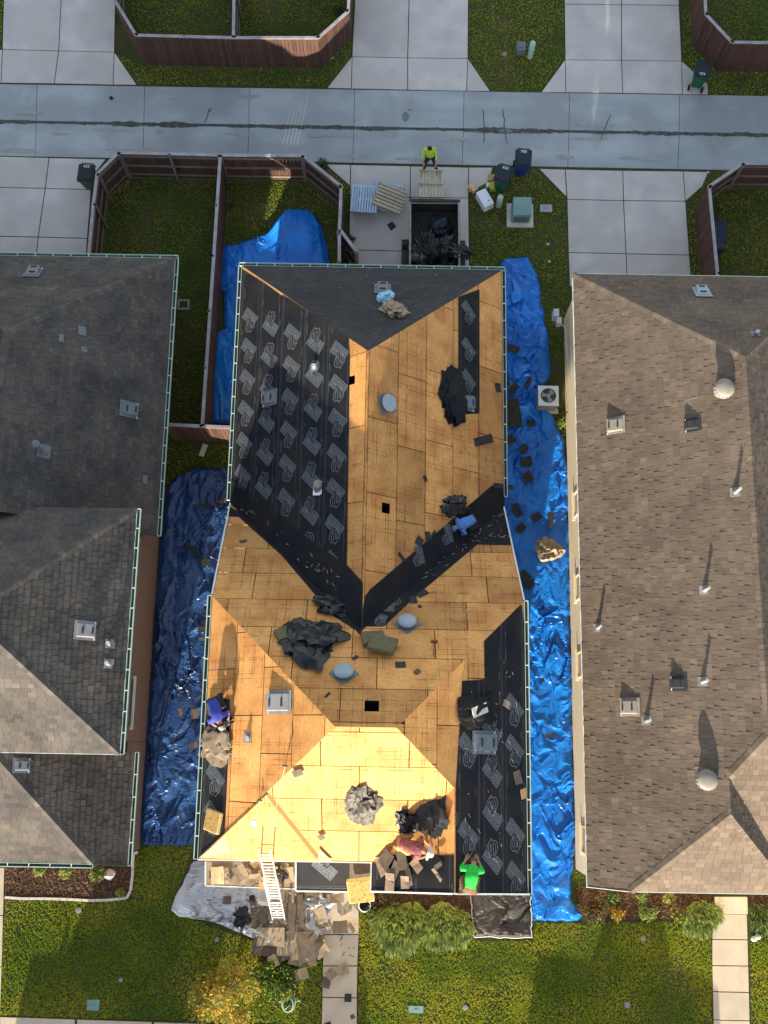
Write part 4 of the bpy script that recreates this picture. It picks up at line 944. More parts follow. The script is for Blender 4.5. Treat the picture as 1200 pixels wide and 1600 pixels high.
for pl,px,lab,m in ((UW,(423,622),'grey slant vent on the black underlayment of the west slope','vent_slate'),(UE,(728,629),'grey slant vent on the folded end of the upper east underlayment','vent_slate'),(EF,(755,1160),'large slate vent on the front east underlayment','vent_slate'),(WF,(438,1097),'grey slant vent on the orange west plywood','box_grey'),(UN,(598,453),'flat grey vent on the dark north slope beside the pale blue plastic','vent_slate'),
  (LN,(52,427),'flat grey vent near the north gutter of the left roof','vent_slate'),(LE,(201,640),'pale grey slant vent high on the left dark roof','vent_slate'),(FE,(132,985),'grey slant vent on the left front roof','box_grey'),(PE_,(33,1196),'small green grey vent on the lowest left roof','vent_slate'),
  (RN,(1097,458),'flat pale vent on the right roof north slope','vent_blue'),(RW,(963,665),'tan slant vent on the right roof nearest the side wall','vent_cream'),(RW,(1083,664),'dark small slant vent on the right roof between two others','felt_back'),(RW,(985,1105),'tan slant vent beside a pipe low on the right roof','vent_cream'),(RW,(1061,1068),'black boxy vent on the right roof beside a pipe','felt_back')):
    big=px in((755,1160),(438,1097)); sm=px in((1083,664),(33,1196),(1061,1068))
    slant_vent(lab,frame_at(pl,px,h=.03),m,.5 if big else(.3 if sm else .42),.8 if big else(.42 if sm else .56))
def dome(label,M,m,r=.29,tall=.22,base=.62,bm_='vent_slate',rot=0,group='round roof domes'):
    t=thing('dome_vent',label,'roof vent',(0,0,0),group); local(t,M)
    b=MB(); b.box((0,0,.012),(base,base,.014),Matrix.Rotation(rot,3,'Z')); b.build('flange',bm_,t)
    b=MB(); b.lathe([(r*.72,0),(r*.72,tall*.5),(r*.98,tall*.5),(r,tall*.62),(r*.93,tall*.8),(r*.72,tall*.95),(r*.4,tall*1.04),(r*.06,tall*1.07)],seg=28); b.build('dome',m,t,smooth=True)
    return t
for pl,px,lab,ro in ((UE,(604,631),'blue grey dome vent near the ridge of the upper east plywood',.3),(NF,(636,975),'blue grey dome vent beside the green foam pads',.78),(NF,(537,1053),'blue grey dome vent between the black heap and the square opening',.78)):
    dome(lab,frame_at(pl,px,h=.005),'vent_blue',rot=ro)
def whirly(label,pl,px):
    p=pl.at(*px); t=thing('turbine_vent',label,'roof vent',p,'round roof domes'); b=MB()
    b.lathe([(.18,-.25),(.16,.22),(.295,.22),(.30,.30)],p,seg=24); b.build('collar','vent_cream',t,smooth=False)
    b=MB(); b.lathe([(.30,.30),(.305,.40),(.295,.47),(.25,.51),(.14,.54),(.03,.55)],p,seg=28); b.build('cap','vent_cream',t,smooth=True)
    b=MB()
    for i in range(18): a=2*pi*i/18; c=Vector((cos(a)*.307,sin(a)*.307,0)); b.box(p+c+UPZ*.36,(.012,.05,.12),Matrix.Rotation(a+.5,3,'Z'))
    b.build('fin','vent_cream',t,kind='stuff'); return t
whirly('round cream turbine vent high on the right roof near the north ridge',RW,(1126,613)); whirly('round cream turbine vent low on the right roof above the front hip',RW,(1099,1218))
def vpipe(label,pl,px,h=.34,r=.038,m='light_metal',cone=.12,group='plumbing vent pipes'):
    p=pl.at(*px); t=thing('vent_pipe',label,'vent pipe',p,group)
    b=MB(); b.tube(p-UPZ*.1,p+UPZ*h,r,r,10); b.build('pipe',m,t)
    b=MB(); M=pl.M; b.box(p+pl.n*.014,(.28,.32,.01),M); b.tube(p,p+UPZ*.16,cone*.7,r+.004,12); b.build('flashing','box_grey',t); return t
for pl,px,lab,h in ((RW,(1149,769),'thin pipe on the right roof nearest the ridge with a long shadow',.5),(RW,(1101,922),'thin pipe in the middle of the right roof',.5),(RW,(934,981),'thin pipe near the eave of the right roof',.5),(RW,(1098,1065),'thin pipe beside the black boxy vent on the right roof',.5),(RW,(1010,1126),'thin pipe beside the tan vent low on the right roof',.5),(RN,(1180,522),'short pipe on the dark north slope at the right edge',.25),
   (FE,(172,1006),'upper of two pale pipes near the left front gutter',.3),(FE,(170,1037),'lower of two pale pipes near the left front gutter',.3),(WF,(387,1153),'short pipe standing on the orange west plywood',.22),(UW,(491,574),'short pale pipe on the west underlayment below the ridge',.22)):
    vpipe(lab,pl,px,h,.045 if pl in (RW,) else .06)
# flue with white flashing on the west underlayment, and one on the left roof
def flue(label,pl,px,m,capm,h=.55):
    p=pl.at(*px); t=thing('flue',label,'flue',p,'capped flues'); b=MB(); q=[pl.u*a+pl.v*c for a,c in((-.22,-.2),(.2,-.24),(.24,.05),(.18,.2),(-.22,.22))]; b.prism([p+x for x in q],pl.n,.012,.02); b.build('flashing',m,t)
    b=MB(); b.tube(p-UPZ*.05,p+UPZ*.16,.17,.08,14); b.tube(p+UPZ*.1,p+UPZ*h,.06,.06,12); b.build('stack','vent_slate',t)
    b=MB(); b.lathe([(.06,h),(.14,h-.02),(.13,h+.05),(.09,h+.09),(.02,h+.11)],p,seg=18); b.build('cap',capm,t,smooth=True)
flue('white flashed flue with a round cap on the west underlayment',UW,(498,763),'white','vent_cream')
flue('pale flue with a round cap on the left dark roof',LE,(68,705),'vent_slate','vent_slate',.8)
for pl,px,s,lab in ((LE,(128,517),(.32,.30),'lone pale square patch on the left dark roof'),(LE,(131,546),(.2,.22),'smaller pale patch below the square one on the left roof'),(LE,(95,528),(.28,.18),'torn pale patch left of the square patches'),(LE,(226,749),(.3,.18),'faint loose shingle near the left gutter')):
    p=pl.at(*px); b=MB(); q=[(-s[0]/2,-s[1]/2),(s[0]/2,-s[1]/2*.8),(s[0]/2*.9,s[1]/2),(-s[0]/2,s[1]/2*.9)]
    b.prism([p+pl.u*x+pl.v*y for x,y in q],pl.n,.02,.04); tag(b.build('loose_shingle','vent_slate'),lab,'shingle')
# ================================================================ FOAM PADS
def pad(pl,px,s,rot,m,label,em='foam_edge',th=.14,lift=.0,thick=None):
    M=frame_at(pl,px,rot,lift); t=thing('foam_pad',label,'foam pad',(0,0,0),'kneeling foam pads'); local(t,M)
    b=MB(); b.box((0,0,th/2),(s[0],s[1],th*.98)); o=b.build('foam_core',em,t); bv=o.modifiers.new('b','BEVEL'); bv.width=.03; bv.segments=3
    b=MB(); rr=random.Random(len(label)); pts=[]
    for i in range(28):
        a=2*pi*i/28; x=cos(a);y=sin(a); k=1/max(abs(x),abs(y)); k=min(k,1.28); pts.append((x*k*s[0]/2*.95*rr.uniform(.97,1.0),y*k*s[1]/2*.95*rr.uniform(.97,1.0),0))
    b.prism(pts,(0,0,1),th*.98,th*1.03); b.build('top_face',m,t); return t
pad(NF,(583,1000),(.68,.52),.15,'foam_green','upper green foam pad partly under another on the north plywood','foam_green')
pad(NF,(598,1014),(.80,.62),-.28,'foam_green','lower green foam pad lying on top of its neighbour','foam_green',lift=.12)
pad(NF,(444,993),(.52,.48),.5,'foam_green','green foam pad half hidden by the big black plastic heap','foam_green')
pad(WF,(336,1283),(.62,.62),-.2,'foam_tan','tan foam pad near the lower left gutter')
pad(PO,(564,1377),(.80,.78),.14,'foam_tan','brown foam pad leaning in the shaded gap at the front eave',lift=.45,th=.18)
# ================================================================ ROOF DEBRIS
def scrap(pl,px,lw,rot,m,label=None,h=.012,name='shingle_scrap',cat='scrap',group=None,bend=.0,parent=None,notch=False):
    M=frame_at(pl,px,rot,h); b=MB(); l,w_=lw; rr=random.Random(int(px[0]*31+px[1]))
    q=[(-l/2,-w_/2),(-l/6,-w_/2*rr.uniform(.9,1.1)),(l/2,-w_/2*rr.uniform(.8,1.1)),(l/2*rr.uniform(.9,1.05),w_/2),(0,w_/2*rr.uniform(.85,1.1)),(-l/2*rr.uniform(.85,1),w_/2)]
    pts=[Vector((x,y,abs(x)/l*bend+rr.uniform(0,.01))) for x,y in q]
    pts=[M@p for p in pts]; b.prism(pts,M.col[2].to_3d(),0,.008)
    o=b.build(name,m,parent)
    if label: tag(o,label,cat,group)
    return o
scrap(UE,(755,688),(.95,.30),R(-68)+.0,'scrap_felt','long dark shingle strip lying alone on the upper east plywood')
scrap(UE,(778,606),(.32,.26),.2,'scrap_felt','small dark scrap hanging at the east gutter above the tarp')
scrap(UE,(786,760),(.18,.95),0.08,'scrap_felt','tall dark felt flap hanging over the right gutter end')
for i,(px,l,rt) in enumerate((((668,838),(.3,.22),.2),((655,846),(.28,.3),1.1),((627,870),(.35,.12),.9),((664,748),(.2,.14),.5),((660,928),(.38,.22),.6),((646,938),(.22,.3),.1),((656,948),(.1,.12),0.3),((676,835),(.35,.1),2.4))):
    scrap(UE if i<4 or i==7 else NF,px,l,rt,'scrap_felt',('square dark scrap at the upper edge of the right valley','dark scrap just left of the valley worker','thin bent dark scrap above the right valley','tiny triangular scrap on the upper east plywood','dark folded scrap below the right valley','dark scrap touching the lower edge of the right valley','tiny dark scrap above the right dome vent','thin dark sliver pointing at the valley worker')[i])
for i,(px,l,rt,m) in enumerate((((626,1039),(.3,.24),.1,'scrap_felt'),((555,1028),(.2,.1),.8,'scrap_felt'),((652,1050),(.2,.16),.7,'scrap_and_shade_brown'),((512,1086),(.22,.07),1,'scrap_felt'),((380,846),(.26,.12),.3,'scrap_and_shade_brown'))):
    scrap(NF,px,l,rt,m,('grey square scrap below the green foam pads','small dark scrap above the lower dome vent','brown twisted scrap on the north plywood','thin dark sliver below the lower dome vent','reddish scrap on the left end of the north plywood')[i])
for px,l,rt,lab in (((465,1204),(.3,.24),.4,'small grey scrap on the yellow slope near the ladder'),((502,1304),(.2,.2),.6,'tiny grey scrap low on the yellow front slope')): scrap(SF,px,l,rt,'scrap_and_shade_brown',lab,h=.09)
k=0
for px,l,rt,m in (((600,1352),(.55,.4),.5,'scrap_tan'),((618,1362),(.62,.3),-.5,'scrap_and_shade_brown'),((640,1362),(.8,.16),.35,'scrap_tan'),((612,1378),(.5,.34),0,'scrap_tan'),((607,1342),(.4,.5),.9,'scrap_and_shade_brown'),((632,1345),(.5,.36),.2,'scrap_and_shade_brown'),((655,1352),(.4,.3),.8,'scrap_tan'),((638,1378),(.35,.3),.1,'scrap_tan'),((688,1366),(.45,.1),.8,'scrap_tan'),((690,1352),(.3,.12),2.1,'scrap_and_shade_brown')):
    scrap(WW,px,l,rt,m,h=.03+.012*k,label='grey felt and shingle piece in the loose pile on the front right underlayment',group='torn pieces piled on the front right underlayment',bend=.06); k+=1
tag(scrap(EF,(808,1215),(.42,.3),.3,'scrap_and_shade_brown',h=.03),'brown scrap near the lower east gutter','scrap'); tag(scrap(EF,(817,1240),(.3,.26),.2,'cardboard',h=.03),'orange brown scrap lying on the lower east gutter','scrap')
tag(scrap(EF,(790,1100),(.3,.22),1.2,'scrap_tan',h=.03),'pale oval scrap on the front east underlayment','scrap'); tag(scrap(EF,(743,1110),(.3,.62),.35,'stone_edge',h=.16,bend=.05),'pale printed strip turned over above the big slate vent','felt')
# scattered pale release film strips on the membranes
b=MB(); rr=random.Random(5)
def litter(pl,poly,n,m='tarp_hem',label='',lm=.1):
    b=MB(); x0=min(p[0] for p in poly);x1=max(p[0] for p in poly);y0=min(p[1] for p in poly);y1=max(p[1] for p in poly); i=0
    while i<n:
        x,y=rr.uniform(x0,x1),rr.uniform(y0,y1)
        if not inside((x,y),poly): continue
        a=rr.gauss(.8,.7); c=pl.at(x,y)+pl.n*.05; l=rr.uniform(.03,lm); d=(pl.u*cos(a)+pl.v*sin(a))*l; s=(pl.v*cos(a)-pl.u*sin(a))*.009
        b.raw([c-d-s,c+d-s+pl.n*.02,c+d+s+pl.n*.02,c-d+s],[(0,1,2,3),(3,2,1,0)]); i+=1
    tag(b.build('film_strips',m,kind='stuff'),label,'litter')
litter(NF,[(640,900),(745,810),(800,790),(800,845),(745,850),(650,925)],60,label='short pale film strips scattered over the right valley membrane')
litter(UW,[(375,790),(400,800),(540,905),(530,930),(380,800)],26,label='short pale film strips scattered along the left valley membrane')
litter(EF,[(725,1080),(805,1000),(815,1380),(720,1380)],40,label='short pale film strips scattered on the front east underlayment')
litter(NF,[(640,860),(780,860),(790,930),(600,1060)],26,'scrap_and_shade_brown','tiny torn bits scattered on the north facing plywood')
litter(UN,[(480,420),(720,425),(620,500),(520,470)],9,label='a few pale bits scattered on the dark north slope',lm=.07)
litter(P and GP,[(380,1380),(560,1400),(555,1500),(400,1490)],60,'scrap_and_shade_brown','small brown granular bits around the tear off pile')
# black shingle pieces on the tarps
sc_l=[((800,549),(.5,.28),-.3),((788,598),(.3,.5),.2),((823,602),(.16,.55),-.4),((800,650),(.6,1.2),.1),((828,665),(.32,.28),.1),((795,690),(.4,.35),.5),((816,705),(.35,.3),.9),((820,725),(.45,.36),.2),((823,748),(.35,.4),.5),((836,811),(.4,.3),.6),((806,800),(.3,.5),.4),((858,815),(.2,.6),0),((812,828),(.4,.3),.8),((815,905),(.55,.4),.7),((825,915),(.4,.3),.2),((845,1063),(.16,.12),.1),((856,1150),(.3,.16),0),((800,612),(.5,.3),.9)]
for i,(px,l,rt) in enumerate(sc_l): scrap(GP,px,l,rt,'scrap_felt',h=.27+.012*(i%4),label='torn black shingle piece lying on the long right blue tarp',group='shingle pieces dropped on the right blue tarp',bend=.05)
for i,(px,l,rt) in enumerate((((305,862),(.9,.12),-.75),((322,882),(.3,.3),.5),((318,985),(.3,.2),.2),((330,792),(.9,.1),.1),((350,786),(.25,.16),.4),((284,1113),(.16,.26),.2),((307,1116),(.26,.34),.1),((305,1165),(.35,.2),.3),((318,1000),(.2,.12),.2))): scrap(GP,px,l,rt,'scrap_and_shade_brown' if i>3 else 'scrap_felt',h=.30,label='torn shingle piece lying on the dark left blue tarp',group='shingle pieces dropped on the left blue tarp',bend=.05)
# front tear-off pile
rr=random.Random(11); grp='shingle sheets in the tear off pile below the ladder'
lay=[((468,1398),(.8,.34),.2,'scrap_and_shade_brown'),((449,1402),(.5,.9),.1,'scrap_tan'),((463,1425),(.55,1.2),.05,'scrap_and_shade_brown'),((451,1440),(.5,1.3),-.05,'scrap_and_shade_brown'),((424,1462),(.95,.6),.02,'scrap_tan'),((420,1478),(1.1,.55),-.02,'scrap_and_shade_brown'),((445,1470),(.5,.9),.02,'scrap_tan'),((470,1470),(.62,1.2),.04,'scrap_tan'),((480,1480),(.6,1.1),.1,'scrap_and_shade_brown'),((495,1468),(.5,.3),-.7,'scrap_and_shade_brown'),((500,1480),(.5,.6),.6,'scrap_tan'),((508,1392),(.55,.36),-.15,'scrap_and_shade_brown'),((524,1402),(.6,.3),.1,'scrap_tan'),((485,1395),(.4,.3),.3,'scrap_and_shade_brown'),((502,1428),(.4,.5),.4,'scrap_tan'),((532,1447),(.52,.42),.08,'scrap_and_shade_brown'),((552,1446),(.3,.34),.8,'scrap_tan'),((513,1449),(.2,.12),0,'scrap_tan'),((472,1520),(.45,.36),.3,'scrap_and_shade_brown'),((518,1519),(.35,.34),.7,'scrap_tan'),((537,1513),(.3,.36),.4,'scrap_tan'),((510,1533),(.3,.34),-.2,'scrap_and_shade_brown'),((544,1557),(.24,.26),.0,'scrap_felt'),((551,1586),(.16,.14),.5,'scrap_and_shade_brown'),((415,1430),(.5,.4),.7,'scrap_and_shade_brown'),((402,1432),(.4,.6),.2,'scrap_tan'),((430,1448),(.4,.4),.5,'scrap_tan'),((410,1445),(.5,.4),-.4,'scrap_and_shade_brown'),((356,1405),(.3,.26),0,'scrap_and_shade_brown'),((395,1403),(.2,.24),0,'scrap_felt'),((440,1492),(.7,.4),.3,'scrap_and_shade_brown'),((465,1500),(.6,.3),-.2,'scrap_tan'),((512,1600),(.3,.2),.4,'scrap_felt'),((398,1368),(.5,.2),.1,'scrap_tan'),((378,1362),(.4,.5),.5,'scrap_tan'),((365,1360),(.45,.2),.9,'scrap_and_shade_brown'),((452,1365),(.35,.5),.1,'scrap_tan'),((440,1360),(.1,.7),.0,'scrap_and_shade_brown')]
for i,(px,l,rt,m) in enumerate(lay):
    o=scrap(PL if px[1]<1384 and px[0]<462 else GP,px,l,rt,m,h=.12+.02*(i%5),bend=.12,label='brown grey shingle sheet from the torn off roof on the front tarp and walk',group=grp)
for i in range(26):
    px=(rr.uniform(395,515),rr.uniform(1395,1500)); scrap(GP,px,(rr.uniform(.15,.4),rr.uniform(.1,.3)),rr.uniform(0,3),rr.choice(('scrap_and_shade_brown','scrap_tan')),h=.1+.1*rr.random(),bend=.08,label='brown grey shingle sheet from the torn off roof on the front tarp and walk',group=grp)
rr=random.Random(77)
for i in range(22):
    px=(rr.uniform(328,458),rr.uniform(1348,1382)); scrap(PL,px,(rr.uniform(.12,.45),rr.uniform(.08,.3)),rr.uniform(0,3),rr.choice(('scrap_and_shade_brown','scrap_tan','scrap_tan','cardboard')),h=.03+.12*rr.random(),bend=.1,label='shingle piece on the entry roof',group='torn pieces littering the low entry roof')
crumple('trash_bag',PL.at(440,1362)+UPZ*.03,(.34,.26,.2),'scrap_felt',41,'dark crumpled felt lying on the low entry roof beside the ladder','felt',rough=.5)
for px,l,rt,lab in (((341,1366),(.42,.56),.1,'crumpled orange cardboard piece at the left end of the entry roof'),((384,1368),(.4,.34),.6,'flat pale cardboard beside the orange piece')): scrap(PL,px,l,rt,'cardboard_light',lab,h=.1,bend=.15,name='cardboard',cat='cardboard')
scrap(GP,(318,704),(.2,.5),-.3,'stone_edge','pale loose paver on the shaded grass behind the left tarp',h=.03,name='paver',cat='paver')
scrap(GP,(174,154),(.14,.16),.5,'scrap_felt','small dark lump on the alley at upper left',h=.03,name='litter',cat='litter')
scrap(GP,(612,354),(.28,.30),.6,'felt_back','black square mat on the slab beside the trailer',h=.045,name='mat',cat='mat')
def relabel(grp,what,where,rows=4):
    g=[o for o in bpy.data.objects if o.get('group')==grp]; g.sort(key=lambda o:-sum((o.matrix_world@Vector(c)).y for c in o.bound_box)); n=len(g); rows=max(1,min(rows,math.ceil(n/5))); per=math.ceil(n/rows)
    rn={1:['single'],2:['upper','lower'],3:['upper','middle','lower'],4:['top','second','third','bottom']}.get(rows) or ['top']+[ordw[i] for i in range(1,rows-1)]+['bottom']
    for r in range(rows):
        q=g[r*per:(r+1)*per]; q.sort(key=lambda o:sum((o.matrix_world@Vector(c)).x for c in o.bound_box))
        for i,o in enumerate(q):
            A=o.dimensions.x*o.dimensions.y; sz='large' if A>.5 else ('small' if A<.12 else 'middling')
            sh={'scrap_tan':'tan','scrap_and_shade_brown':'brown','scrap_felt':'black'}.get(o.data.materials[0].name,'grey')
            pos='leftmost' if i==0 else ('rightmost' if i==len(q)-1 else ordw[i]+' from left')
            o['label']=f'{sz} {sh} {what}, {pos} in the {rn[r]} row {where}'
ordw=['first','second','third','fourth','fifth','sixth','seventh','eighth','ninth','tenth','eleventh','twelfth','thirteenth']
bpy.context.view_layer.update()
relabel(grp,'shingle sheet','of the tear off pile',6)
relabel('shingle pieces dropped on the right blue tarp','torn shingle','on the right blue tarp',6)
relabel('torn pieces piled on the front right underlayment','torn piece','on the front right underlayment',2)
relabel('torn pieces littering the low entry roof','torn piece','on the low entry roof',3)
relabel('shingle pieces dropped on the left blue tarp','torn shingle','on the dark left tarp',2)
# ================================================================ LADDER
def ladder():
    b0=P(436,1437,.12); topc=P(416,1343,6.35); d=(topc-b0).normalized(); t=thing('extension_ladder','long aluminium extension ladder leaning from the front tarp to the yellow roof edge','ladder',b0)
    sd=Vector((1,0,0)); sd=(sd-d*sd.dot(d)).normalized(); up=d.cross(sd)
    L=(topc-b0).length+.85
    for s in(-1,1):
        b=MB(); b.bar(b0+sd*s*.21,b0+sd*s*.21+d*L*.62,.032,.085,up); b.build('rail','aluminium',t)
        b=MB(); b.bar(b0+sd*s*.175+up*.06+d*L*.3,b0+sd*s*.175+up*.06+d*L,.03,.08,up); b.build('fly_rail','aluminium',t)
        b=MB(); b.box(b0+sd*s*.21-UPZ*.03,(.07,.12,.05)); b.build('foot','dark_plastic',t)
    b=MB(); b.tube(b0-sd*.2,b0+sd*.2,.017,.017,8); b.mesh('rung',['aluminium'])
    n=int(L/.305)
    for i in range(1,n):
        fly=i*.305>L*.32; c=b0+d*(i*.305)+(up*.06 if fly else Vector()); b=MB(); b.tube(c-sd*.19,c+sd*.19,.019,.019,8); b.build('rung','aluminium',t)
ladder()
# roofing shovels and hammer
def shovel(label,pl,a,b_,m='aluminium',h=.04):
    A=pl.at(*a)+pl.n*h; B=b_; t=thing('roofing_shovel',label,'shovel',A,'roofing shovels'); d=(B-A).normalized(); b=MB(); b.tube(A,B,.016,.014,8); b.build('handle','pallet_wood',t)
    s=d.cross(pl.n).normalized(); b=MB(); b.prism([A+s*.03,A-s*.03,A-s*.11-d*.22,A+s*.11-d*.22],pl.n,-.012,.0); b.build('blade','grey_metal',t)
    b=MB(); b.tube(B-s*.07,B+s*.07,.02,.02,8); b.build('grip','felt_back',t)
shovel('longer roofing shovel lying across the yellow slope and hip',SF,(430,1266),SF.at(446,1192)+SF.n*.12); shovel('shorter roofing shovel on the raised yellow sheet',SF,(398,1278),SF.at(407,1245)+SF.n*.14,h=.10)
h0=NF.at(678,1027)+NF.n*.03; h1_=NF.at(678,1003)+NF.n*.03; t=thing('hammer','red headed roofing hammer lying on the north plywood right of the foam pads','hammer',h0); b=MB(); b.tube(h0,h1_,.014,.012,8); b.build('handle','red_tool',t); b=MB(); b.bar(h1_-NF.u*.11,h1_+NF.u*.09,.06,.05,NF.n); b.build('head','red_tool',t)
# ================================================================ ALLEY SIDE ITEMS
def cart(px,rot,m,label,digits,top=1.05,facing=0):
    """px = lid centre"""
    c=P(px[0],px[1],top+.02); c.z=0; t=thing('wheeled_cart',label,'rubbish cart',c,'wheeled rubbish carts'); M4=Matrix.Translation(Vector((c.x,c.y,.04)))@Matrix.Rotation(rot,4,'Z'); local(t,M4)
    b=MB(); tz=top-.08
    lo=[(-.20,-.24),(.20,-.24),(.20,.22),(-.20,.22)]; hi=[(-.29,-.36),(.29,-.36),(.29,.34),(-.29,.34)]
    b.raw([(x,y,.06) for x,y in lo]+[(x,y,tz) for x,y in hi],[(3,2,1,0),(4,5,6,7),(0,1,5,4),(1,2,6,5),(2,3,7,6),(3,0,4,7)]); o=b.build('bin_body',m,t); bv=o.modifiers.new('b','BEVEL'); bv.width=.04; bv.segments=3
    b=MB(); b.box((0,-.01,tz-.02),(.64,.76,.05)); b.build('rim',m,t)
    b=MB()
    ring=[(-.32,-.30),(-.26,-.40),(.26,-.40),(.32,-.30),(.33,.3),(.28,.37),(-.28,.37),(-.33,.3)]
    b.prism([(x,y,0) for x,y in ring],(0,0,1),tz+.01,tz+.045); b.prism([(x*.8,y*.8,0) for x,y in ring],(0,0,1),tz+.045,tz+.07); o=b.build('lid','dark_plastic',t); bv=o.modifiers.new('b','BEVEL'); bv.width=.012; bv.segments=2
    b=MB(); b.tube((-.24,.43,tz-.02),(.24,.43,tz-.02),.018); b.build('handle','dark_plastic',t)
    for s in(-1,1):
        b=MB(); b.tube((s*.24,.28,.09),(s*.30,.28,.09),.13,.13,16); b.build('wheel','black',t)
    tc=bpy.data.curves.new('n','FONT'); tc.body=digits; tc.size=.16; to=bpy.data.objects.new('n',tc); col.objects.link(to); bpy.context.view_layer.update()
    me=bpy.data.meshes.new_from_object(to.evaluated_get(bpy.context.evaluated_depsgraph_get())); bpy.data.objects.remove(to); me.materials.clear(); me.materials.append(MATS['white'])
    o=bpy.data.objects.new('lid_number',me); col.objects.link(o); o.parent=t
    yy=.20 if facing==0 else -.30
    o.matrix_local=Matrix.Translation((-.12 if facing==0 else .12,yy,tz+.073))@Matrix.Rotation(0 if facing==0 else pi,4,'Z'); return t
cart((134,269),R(-4),'cart_green','green cart with dark lid standing alone at the left fence corner','622',facing=0)
cart((1099,107),R(-12)+pi,'cart_green','green cart with dark lid in front of the top right fence','622',facing=0)
cart((787,271),R(-18),'cart_green','green cart with dark lid between the boxes and the blue cart','622',facing=0)
cart((818,246),R(-3),'cart_blue','blue cart with dark lid standing at the alley edge','700',facing=0)
# teal transformer on pad
c=P(813,350,.1); t=thing('transformer_box','teal utility transformer cabinet on a concrete pad in the middle lawn','utility cabinet',Vector((c.x,c.y,0)))
b=MB(); pc=P(812,338,0); b.box((pc.x,pc.y,.05),(1.05,1.0,.12)); b.build('pad','concrete_slab',t)
q=P(813,311,.95); b=MB(); X=.36;y0_,y1_=pc.y-.36,pc.y+.34
b.raw([(pc.x-X,y0_,.11),(pc.x+X,y0_,.11),(pc.x+X,y1_,.11),(pc.x-X,y1_,.11),(pc.x-X,y0_,.78),(pc.x+X,y0_,.78),(pc.x+X,y1_-.3,.92),(pc.x-X,y1_-.3,.92),(pc.x+X,y1_,.92),(pc.x-X,y1_,.92)],[(3,2,1,0),(4,5,6,7),(7,6,8,9),(0,1,5,4),(1,2,8,6,5),(2,3,9,8),(3,0,4,7,9)]); o=b.build('cabinet','teal_metal',t); bv=o.modifiers.new('b','BEVEL'); bv.width=.03; bv.segments=2
b=MB()
for i in range(11): b.box((pc.x-.26+i*.052,y0_-.008,.42),(.016,.012,.42))
b.build('louvre','black',t,kind='stuff')
def pedestal(px,label,h=.75,r=.12):
    c=P(px[0],px[1],0); t=thing('utility_pedestal',label,'pedestal',c,'pale green utility pedestals'); b=MB(); b.tube(c,c+UPZ*(h*.55),r*.92,r*.92,16); b.build('base','pale_green',t); b=MB(); b.lathe([(r,h*.5),(r,h*.93),(r*.85,h),(r*.3,h*1.03)],c,seg=18); b.build('cover','pale_green',t,smooth=True)
pedestal((779,322),'pale green round pedestal beside the teal cabinet'); pedestal((828,89),'pale green round pedestal on the top middle lawn',.9)
c=P(813,84,0); t=thing('utility_box','dark ribbed utility box on the top middle lawn','utility box',c); b=MB(); b.box((c.x,c.y+.1,.2),(.36,.42,.4)); o=b.build('case','vent_slate',t); bv=o.modifiers.new('b','BEVEL'); bv.width=.03; b=MB(); b.box((c.x,c.y+.14,.41),(.32,.26,.03)); b.build('lid','vent_slate',t)
def flatlid(px,s,m,label,rnd=False):
    c=P(px[0],px[1],0); t=thing('meter_lid',label,'ground lid',c,'ground level utility lids'); b=MB()
    if rnd: b.lathe([(s[0],0),(s[0],.03),(s[0]*.8,.035)],c,seg=18)
    else: b.box(c+UPZ*.02,(s[0],s[1],.05))
    b.build('frame',m,t); b=MB(); b.box(c+UPZ*.048,(s[0]*.3,s[1]*.2,.01)); b.build('latch','box_grey',t)
flatlid((853,326),(.48,.32),'grey_metal','rectangular grey lid in the grass beside the teal cabinet'); flatlid((788,85),(.1,.1),'box_grey','small round pale lid on the top middle lawn',True)
flatlid((650,1577),(.5,.22),'teal_metal','rectangular lid at the bottom of the middle front lawn'); flatlid((146,1570),(.42,.34),'teal_metal','pale lid in the shaded left front lawn'); flatlid((123,1422),(.1,.1),'box_grey','small pale marker in the sunny left front lawn',True); flatlid((189,1531),(.07,.07),'box_grey','tiny pale marker in the shaded left lawn',True); flatlid((727,1574),(.09,.08),'box_grey','tiny lid at the bottom centre of the lawn',True); flatlid((980,1570),(.1,.1),'box_grey','pale lid in the shaded right front lawn',True); flatlid((1005,1467),(.09,.09),'box_grey','small pale lid below the right shrubs',True); flatlid((339,1468),(.08,.08),'box_grey','small pale lid beside the yellow tree',True)
for i,(x,y) in enumerate(((519,91),(856,382),(858,409),(1106,270))): flatlid((x,y),(.1,.07),'stone_edge',('tiny pale tag at the foot of the top fence','upper tiny white tag in the middle lawn','lower tiny white tag in the middle lawn','tiny white tag at the right fence corner')[i])
# boxes
def carton(px,s,rot,m,label,h=0,name='carton'):
    c=P(px[0],px[1],s[2]/2+h); t=thing(name,label,'box',(0,0,0)); M4=Matrix.Translation(Vector((c.x,c.y,h)))@Matrix.Rotation(rot,4,'Z'); local(t,M4)
    b=MB(); b.box((0,0,s[2]/2),s); o=b.build('carton_body',m,t); bv=o.modifiers.new('b','BEVEL'); bv.width=.012
    for sg in(-1,1):
        b=MB(); b.box((0,sg*s[1]*.25,s[2]+.006),(s[0]*.98,s[1]*.48,.008)); b.build('flap',m,t)
    b=MB(); b.box((s[0]*.18,-s[1]/2-.004,s[2]*.5),(.12,.006,.1)); b.build('printed_mark','box_grey',t)
    b=MB(); b.box((s[0]*.2,-s[1]*.25,s[2]+.013),(.08,.05,.004)); b.build('printed_mark','box_grey',t)
carton((757,313),(.42,.72,.42),R(28),'cream_white','white carton lying on the grass beside the green cart')
